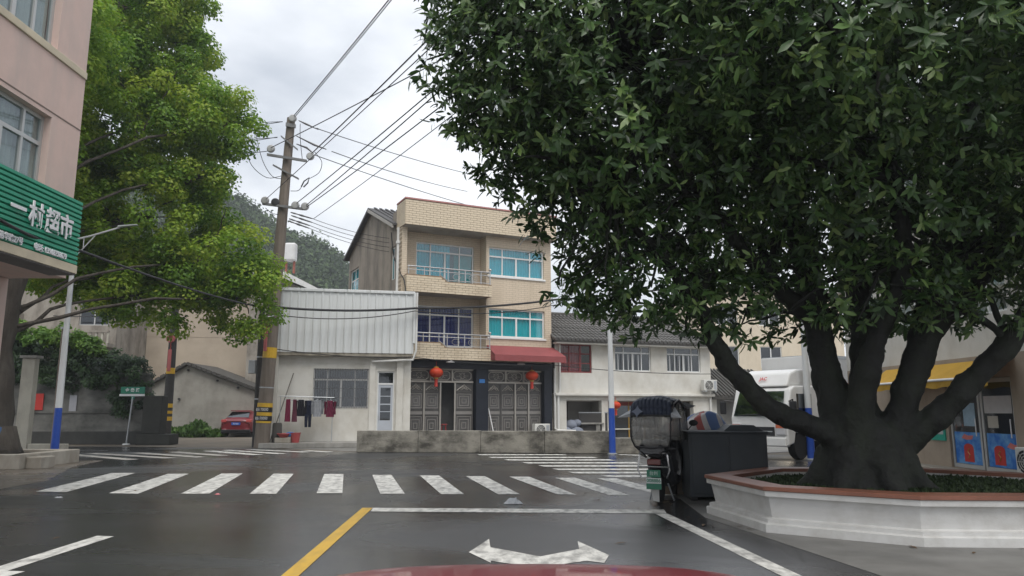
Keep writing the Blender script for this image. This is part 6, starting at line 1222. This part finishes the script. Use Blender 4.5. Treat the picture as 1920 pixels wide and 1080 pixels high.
def stripes():
    m = bpy.data.materials.new('striped_tarpaulin'); m.use_nodes = True; N = m.node_tree.nodes; L = m.node_tree.links; b = N['Principled BSDF']; b.inputs['Roughness'].default_value = 0.5
    t = N.new('ShaderNodeTexCoord'); mp = N.new('ShaderNodeMapping'); mp.inputs['Rotation'].default_value = (0, R(25), R(35)); sp_ = N.new('ShaderNodeSeparateXYZ'); mm = N.new('ShaderNodeMath'); mm.operation = 'MULTIPLY'; mm.inputs[1].default_value = 2.1; fr = N.new('ShaderNodeMath'); fr.operation = 'FRACT'
    r = N.new('ShaderNodeValToRGB'); r.color_ramp.interpolation = 'CONSTANT'; cols = [(0, (0.5, 0.47, 0.47)), (0.22, (0.4, 0.1, 0.09)), (0.42, (0.5, 0.47, 0.47)), (0.58, (0.09, 0.15, 0.32)), (0.86, (0.5, 0.47, 0.47))]
    while len(r.color_ramp.elements) < 5: r.color_ramp.elements.new(0.5)
    for e, (p, c) in zip(r.color_ramp.elements, cols): e.position = p; e.color = c + (1,)
    L.new(t.outputs['Object'], mp.inputs[0]); L.new(mp.outputs[0], sp_.inputs[0]); L.new(sp_.outputs[0], mm.inputs[0]); L.new(mm.outputs[0], fr.inputs[0]); L.new(fr.outputs[0], r.inputs[0]); L.new(r.outputs[0], b.inputs['Base Color'])
    return m
mb = MB(); nu, nv = 44, 20; vs = []
for j in range(nv + 1):
    t = j / nv
    for i in range(nu):
        w = 2 * math.pi * i / nu; fold = 0.07 * math.sin(w * 7 + 1.3) * t + 0.05 * math.sin(w * 13) * t
        rad = t ** 0.7; sx = 0.8 + fold; sy = 0.46 + fold
        top = 1.33 + 0.06 * math.sin(3 * rad * math.cos(w) + 1) + 0.07 * math.sin(5 * rad * math.cos(w)); z = top - (max(0, t - 0.45) / 0.55) ** 1.6 * 0.95 + 0.02 * math.sin(i * 1.7 + j)
        vs.append((sx * rad * math.cos(w) * (1 + 0.08 * t), sy * rad * math.sin(w) * (1 + 0.12 * t), z))
mb.add(vs, [(j * nu + i, j * nu + (i + 1) % nu, (j + 1) * nu + (i + 1) % nu, (j + 1) * nu + i) for j in range(nv) for i in range(nu)])
th_ = thing('covered_heap', 'heap covered by a red, white and blue striped tarpaulin behind the scooter', 'tarpaulin', (3.4, 14.0, 0))
mb.build('tarpaulin', stripes(), th_, smooth=True); MB().box(-0.7, 0.7, -0.36, 0.36, 0, 1.1).build('crate_pile', mat('brown_crate', (0.12, 0.09, 0.06), 0.8), th_)

# ---- shop building on the right with yellow awning
M_shopwall = mat('tan_shop_wall', (0.38, 0.31, 0.24), 0.8, 0.1, 2, stain=(0.22, 0.18, 0.14), stain_amt=0.5)
sb = thing('right_shop_building', 'white building with a small glass fronted shop behind the big tree', 'building', (10.6, 18.6, 0), R(-90))
UW = [(-4.4, -2.9, 3.6, 5.3), (-1.6, -0.1, 3.6, 5.3), (1.4, 2.9, 3.6, 5.3), (4.4, 5.9, 3.6, 5.3), (-4.4, -2.9, 6.8, 8.4), (-1.6, -0.1, 6.8, 8.4), (1.4, 2.9, 6.8, 8.4)]
wall_holes(MB(), -4.9, 9, 2.7, 9.6, UW, 0, 0.22).quad((-4.9, 0, 0), (-4.9, 0, 9.6), (-4.9, 8, 9.6), (-4.9, 8, 0)).build('upper_wall', M_whitewall, sb); MB().box(-4.85, 8.9, 0.4, 8, 2.75, 9.55).build('interior', M_inside_grey, sb)
for q in UW: window(sb, *q, 0.08, [0.5], 0.7, M_white_frame, G_clear, M_grey_curtain, 0.06)
wall_holes(MB(), -4.9, 9, 0, 2.7, [(0.32, 2.75, 0.14, 2.2), (4.2, 7.5, 0.2, 2.4)], 0, 0.3).build('shop_wall', M_shopwall, sb); MB().box(-4.8, 8.9, 1.2, 1.3, 0, 2.69).build('shop_interior', mat('dim_shop_interior', (0.1, 0.09, 0.085), 0.9), sb)
MB().box(-1.5, 9, -0.5, 0.0, 0, 0.13).build('shop_step', M_bed, sb, bevel=0.02)
for x0, x1 in ((0.34, 1.52), (1.56, 2.73)):
    d = MB().box(x0, x0 + 0.07, 0.05, 0.11, 0.15, 2.19).box(x1 - 0.07, x1, 0.05, 0.11, 0.15, 2.19).box(x0 + .07, x1 - .07, 0.05, 0.11, 0.15, 0.24).box(x0 + .07, x1 - .07, 0.05, 0.11, 2.1, 2.19).build('door_leaf', M_alu, sb); MB().box(x0 + .07, x1 - .07, 0.075, 0.082, 0.24, 2.1).build('pane', G_clear, d); MB().tube([(x1 - 0.12, 0.0, 0.9), (x1 - 0.12, 0.0, 1.3)], 0.015, 6).build('handle', M_steel, d)
M_pblue = mat('blue_poster', (0.02, 0.16, 0.55), 0.5, 0.25, 3, stain=(0.25, 0.5, 0.65), stain_amt=0.6, streak=(3, 3, 3)); M_pred = mat('red_print', (0.5, 0.04, 0.03), 0.5, 0.1)
def sposter(x0, x1, z0, z1, label, m):
    o = thing('poster', label, 'poster', (10.6, 18.6, 0), R(-90)); MB().box(x0, x1, 0.068, 0.0745, z0, z1).build('sheet', m, o); return o
for x0, x1, dx, side in ((0.43, 1.43, 0.42, 'left'), (1.66, 2.64, 0.3, 'right')):
    o = sposter(x0, x1, 0.25, 0.98, 'blue festive poster with a red door print on the %s shop door' % side, M_pblue); cx = x0 + dx + 0.1
    arch = [(cx - 0.18, 0.3), (cx + 0.18, 0.3), (cx + 0.18, 0.62)] + [(cx + 0.18 * math.cos(w), 0.62 + 0.1 * math.sin(w)) for w in np.linspace(0.3, 2.84, 7)] + [(cx - 0.18, 0.62)]
    MB().prism(arch, 0.062, 0.0675).build('print', M_pred, o); MB().tube([(cx - 0.03, 0.06, 0.38), (cx + 0.04, 0.06, 0.46), (cx - 0.04, 0.06, 0.53), (cx + 0.03, 0.06, 0.6)], 0.012, 5).build('print', M_gold, o)
    bx = cx + (0.0 if side == 'left' else 0.5); bz = 0.84 if side == 'left' else 0.7
    MB().prism([(bx - 0.24, bz), (bx - 0.05, bz - 0.04), (bx + 0.16, bz - 0.02), (bx + 0.22, bz + 0.07), (bx, bz + 0.06), (bx - 0.12, bz + 0.1)], 0.063, 0.0675).build('print', mat('pink_print', (0.6, 0.18, 0.16), 0.5), o)
sposter(0.85, 1.3, 1.12, 1.65, 'pale blue notice high on the left shop door', mat('pale_blue_paper', (0.3, 0.42, 0.52), 0.6, 0.2, 8)); sposter(1.66, 2.6, 1.42, 1.8, 'long white price sheet across the right shop door', mat('white_paper', (0.52, 0.5, 0.5), 0.7, 0.1, 8)); sposter(1.75, 2.1, 1.1, 1.36, 'small cream paper on the right shop door', mat('cream_paper', (0.45, 0.42, 0.36), 0.7))
o = thing('poster', 'white and green notice board on the tan wall left of the shop doors', 'poster', (10.6, 18.6, 0), R(-90)); MB().box(-0.75, 0.2, -0.03, -0.003, 0.75, 1.5).build('board', mat('green_board', (0.02, 0.35, 0.25), 0.5), o); MB().box(-0.68, 0.13, -0.036, -0.031, 0.9, 1.43).build('paper', MATS['white_paper'], o)
M_yaw = mat('yellow_awning_cloth', (0.66, 0.4, 0.045), 0.7, 0.1, 3, stain=(0.5, 0.28, 0.03), stain_amt=0.5, translucent=0.25)
ya = thing('yellow_awning', 'yellow fabric awning with a white front bar over the right shop', 'awning', (10.6, 18.6, 0), R(-90))
MB().add([(-2.4, -0.02, 2.6), (2.95, -0.02, 2.6), (2.95, -0.6, 2.2), (-2.4, -0.6, 2.2), (-2.4, -0.02, 2.58), (2.95, -0.02, 2.58), (2.95, -0.59, 2.18), (-2.4, -0.59, 2.18)], [(0, 3, 2, 1), (4, 5, 6, 7), (0, 4, 7, 3), (1, 2, 6, 5)]).build('canopy', M_yaw, ya); MB().tube([(-2.45, -0.62, 2.18), (3.0, -0.62, 2.18)], 0.03, 8).build('front_bar', M_white_txt, ya)
n = 42; mb = MB(); pr = [( -2.4 + 5.35 * i / n, -0.605 + 0.012 * math.sin(i * 1.9), 2.0 + 0.02 * math.sin(i * 0.9)) for i in range(n + 1)]
for i in range(n): mb.quad((pr[i][0], pr[i][1], pr[i][2]), (pr[i + 1][0], pr[i + 1][1], pr[i + 1][2]), (pr[i + 1][0], -0.605, 2.17), (pr[i][0], -0.605, 2.17))
mb.build('valance', M_yaw, ya)
ac_unit((10.35, 14.95, 0.13), R(-90), 'white outdoor air conditioner on the shop step at the right edge')
# cream block far behind the truck
cbk = thing('cream_block', 'pale cream three storey block far behind the white truck', 'building', (15.0, 52, 0), R(8))
CW = [(x, x + 1.6, z, z + 1.5) for z in (1.2, 4.4, 7.4) for x in (-0.6, 2.6, 5.8)]
wall_holes(MB(), -2, 9, 0, 9.8, CW, 0, 0.2).quad((-2, 0, 0), (-2, 0, 9.8), (-2, 8, 9.8), (-2, 8, 0)).build('wall', mat('cream_render', (0.6, 0.53, 0.42), 0.85, 0.06, stain=(0.45, 0.38, 0.28), stain_amt=0.4), cbk); MB().box(-1.95, 8.9, 0.3, 8, 0, 9.75).build('interior', M_inside_grey, cbk); MB().box(-2.2, 9.2, -0.3, 8, 9.8, 10).build('roof_slab', M_concrete, cbk)
for q in CW: window(cbk, *q, 0.06, [0.5], 0, M_white_frame, G_dark)

# ---- overhead cables
cab_n = [0]
def cable(pts, r, label, group, sag=0.25):
    a = [Vector(p) for p in pts]; out = []
    for i in range(len(a) - 1):
        n = 10
        for k in range(n): t = k / n; v = a[i].lerp(a[i + 1], t); v.z -= sag * 4 * t * (1 - t); out.append(v)
    out.append(a[-1]); o = MB().tube(out, r, 5).build('overhead_cable', M_cable, smooth=True); tag(o, label, 'cable', group); return o
ORD = iter(['topmost power wire running from the pole tip to the upper right', 'second power wire from the pole tip, close beside the topmost one', 'thick power wire leaving the right end of the upper crossarm', 'power wire leaving the left end of the upper crossarm', 'thin wire leaving the left end of the lower crossarm', 'power wire leaving the third insulator of the lower crossarm', 'power wire leaving the right end insulator of the lower crossarm', 'lowest power wire leaving the right end of the lower crossarm', 'thin wire rising from the strain insulators below the lower crossarm'])
def up_wire(px, py, Y, qx, qy, z, r, ext=1.9):
    a = P(px, py, Y); b = Pz(qx, qy, z); cable([a, a + (b - a) * ext], r, next(ORD), 'power wires over the road', 0.1)
up_wire(551, 217, PY - .3, 724, 0, 13.2, 0.02); up_wire(553, 219, PY - .3, 729, 0, 13.1, 0.016)
up_wire(584, 288, PY - .3, 800, 70, 11.6, 0.024); up_wire(508, 277, PY - .4, 786, 128, 11.6, 0.018); up_wire(498, 374, PY - .3, 830, 60, 9.8, 0.014); up_wire(556, 381, PY - .3, 780, 190, 9.6, 0.018); up_wire(574, 385, PY - .3, 783, 200, 9.6, 0.018); up_wire(575, 388, PY - .3, 785, 225, 9.4, 0.018); up_wire(588, 410, PY - .3, 770, 270, 8.9, 0.012)
for w_, (a, b) in zip(('upper', 'middle', 'lower'), (((597, 242), (778, 294)), ((622, 284), (761, 325)), ((588, 290), (795, 355)))):
    p = P(a[0], a[1], PY - .25); q = P(b[0], b[1], PY + 6); cable([p, p + (q - p) * 2.2], 0.018, w_ + ' of three feeder wires running right from the utility pole behind the big tree', 'feeder wires to the right', 0.15)
for a, b, w_ in (((530, 228), (470, 234), 'upper'), ((520, 257), (440, 266), 'middle'), ((505, 283), (455, 285), 'lower')):
    p = P(a[0], a[1], PY - .2); q = P(b[0], b[1], PY + 1); cable([p, p + (q - p) * 4], 0.016, w_ + ' of three feeder wires running left from the utility pole to the camphor tree', 'feeder wires to the left', 0.1)
for i, (a, y) in enumerate((((586, 410), 0), ((585, 417), 1), ((581, 423), 2), ((580, 428), 3))): cable([P(a[0], a[1], PY - .3), hpos(-0.05, 1.9, 9.62 - i * 0.22)], 0.012, ('topmost', 'second', 'third', 'lowest')[i] + ' of four service wires from the utility pole to the stained gable', 'service wires to the tiled house', 0.12)
cable([P(516, 576, PY - .3), P(778, 578, 31.4), P(1040, 562, 35.2), P(1320, 530, 39)], 0.05, 'thick black cable bundle strung across the metal cladding and balconies', 'thick bundles', 0.12)
cable([P(516, 590, PY - .3), P(778, 583, 31.4), P(1040, 572, 35.2)], 0.02, 'thin black cable sagging just below the thick bundle', 'thick bundles', 0.25)
cable([P(-90, 352, 9.5), P(150, 470, 13.4), P(516, 580, PY - .3)], 0.028, 'thick black cable crossing before the green shop sign toward the pole', 'thick bundles', 0.15)
cable([P(520, 655, 30.0), gpos(6.3, -0.2, 3.72), hpos(7.5, -0.75, 3.6), ipos(8.9, -0.4, 3.35)], 0.018, 'low black wire along the house fronts under the awning', 'low wires', 0.12)
cable([P(100, 592, 43.5), P(200, 592, 44), P(260, 585, 48)], 0.025, 'dark cable along the balcony of the grey house', 'low wires', 0.05)

# ---- small litter
M_plastic = mat('white_plastic_film', (0.6, 0.62, 0.65), 0.35, 0.1, translucent=0.3)
def crumple(name, p, sx, sy, h, m, label, seed):
    r = random.Random(seed); mb = MB(); n = 9; g = [[(sx * (i / n - .5), sy * (j / n - .5), 0.008 + h * r.random() * math.sin(math.pi * i / n) * math.sin(math.pi * j / n)) for i in range(n + 1)] for j in range(n + 1)]
    for j in range(n):
        for i in range(n): mb.quad(g[j][i], g[j][i + 1], g[j + 1][i + 1], g[j + 1][i])
    o = mb.build(name, m, None, (p.x, p.y, 0.003), (0, 0, r.random())); tag(o, label, 'litter'); return o
crumple('plastic_litter', G(962, 945), 0.3, 0.16, 0.12, M_plastic, 'crumpled white plastic film lying just beyond the stop line', 1)
crumple('paper_litter', G(408, 928), 0.1, 0.07, 0.02, mat('pink_paper', (0.6, 0.2, 0.22), 0.7), 'small pink paper scrap on the road before the crossing', 2)
crumple('paper_litter', G(110, 934), 0.12, 0.06, 0.02, M_plastic, 'small white scrap on the road near the left pavement', 3)
crumple('orange_litter', G(75, 874), 0.14, 0.1, 0.07, mat('orange_wrapper', (0.6, 0.22, 0.06), 0.6), 'orange wrapper lying beside the pale concrete bed', 4)
lfm = leaves_mesh('fallen_leaf', LEAF8, np.zeros((1, 3)), np.array([[1.0, 0, 0]]), np.array([[0, 0, 1.0]]), np.ones(1), mat('dead_leaf', (0.1, 0.06, 0.03), 0.7))
for k in range(26):
    x = rng.uniform(1.2, 3.4) if k < 16 else rng.uniform(-9, 2); y = rng.uniform(8, 14.5) if k < 16 else rng.uniform(9, 24)
    o = inst(lfm, 'fallen_leaf', None, (x, y, 0.012), (rng.uniform(-.1, .1), rng.uniform(-.1, .1), rng.uniform(0, 6)), (rng.uniform(.09, .16),) * 3); tag(o, 'small brown fallen leaf lying on the wet road', 'leaf', 'fallen leaves on the road')

for k in range(18):
    t = rng.random(); x = 2.6 + 3.6 * t; y = 10.6 - 2.9 * t + rng.uniform(-0.7, 0.15)
    o = inst(lfm, 'fallen_leaf', None, (x, y, 0.016), (rng.uniform(-.1, .1), rng.uniform(-.1, .1), rng.uniform(0, 6)), (rng.uniform(.08, .15),) * 3); tag(o, 'small brown fallen leaf lying on the pavement below the planter', 'leaf', 'fallen leaves by the planter')

# ---- bonnet of the car the photograph is taken from
oc_ = thing('foreground_car', 'red car bonnet at the bottom edge in the foreground', 'car', (0.08, 0, 0))
def hb_(w, zt, z0=0.25): return [(0, z0), (w * 0.9, z0), (w, z0 + 0.2), (w, zt - 0.3), (w * 0.95, zt - 0.1), (w * 0.75, zt - 0.024), (w * 0.4, zt - 0.004), (0, zt)]
car_body('body', [(-1.5, hb_(0.86, 0.95)), (0.3, hb_(0.9, 1.0)), (1.0, hb_(0.9, 1.06)), (1.25, hb_(0.92, 1.085)), (2.0, hb_(0.93, 1.042)), (2.5, hb_(0.92, 1.008)), (2.85, hb_(0.86, 0.95)), (3.1, hb_(0.74, 0.8)), (3.2, hb_(0.66, 0.66, 0.3))], M_carred, oc_)
for s in (-1, 1):
    wheel(oc_, (s * 0.8, 2.35, 0.31)); MB()._ell((s * 0.62, 3.02, 0.66), (0.17, 0.12, 0.09), 14, 8).build('headlight', MATS['headlight_glass'], oc_, smooth=True)
MB().box(-0.45, 0.45, 3.12, 3.22, 0.38, 0.6).build('grille', M_black, oc_, bevel=0.03)
#@@HAZE

# ---- thin damp air between the junction and the hill
hz = MB().box(-330, 420, -70, 345, -1.2, 68).build('haze', None); hz['kind'] = 'stuff'; hz['label'] = 'thin pale damp haze in the air'
hm = bpy.data.materials.new('haze_air'); hm.use_nodes = True; N = hm.node_tree.nodes; N.remove(N['Principled BSDF'])
pv = N.new('ShaderNodeVolumePrincipled'); pv.inputs['Color'].default_value = (0.86, 0.91, 0.96, 1); pv.inputs['Density'].default_value = 0.001; pv.inputs['Anisotropy'].default_value = 0.2
hm.node_tree.links.new(pv.outputs[0], N['Material Output'].inputs['Volume']); hz.data.materials.append(hm)
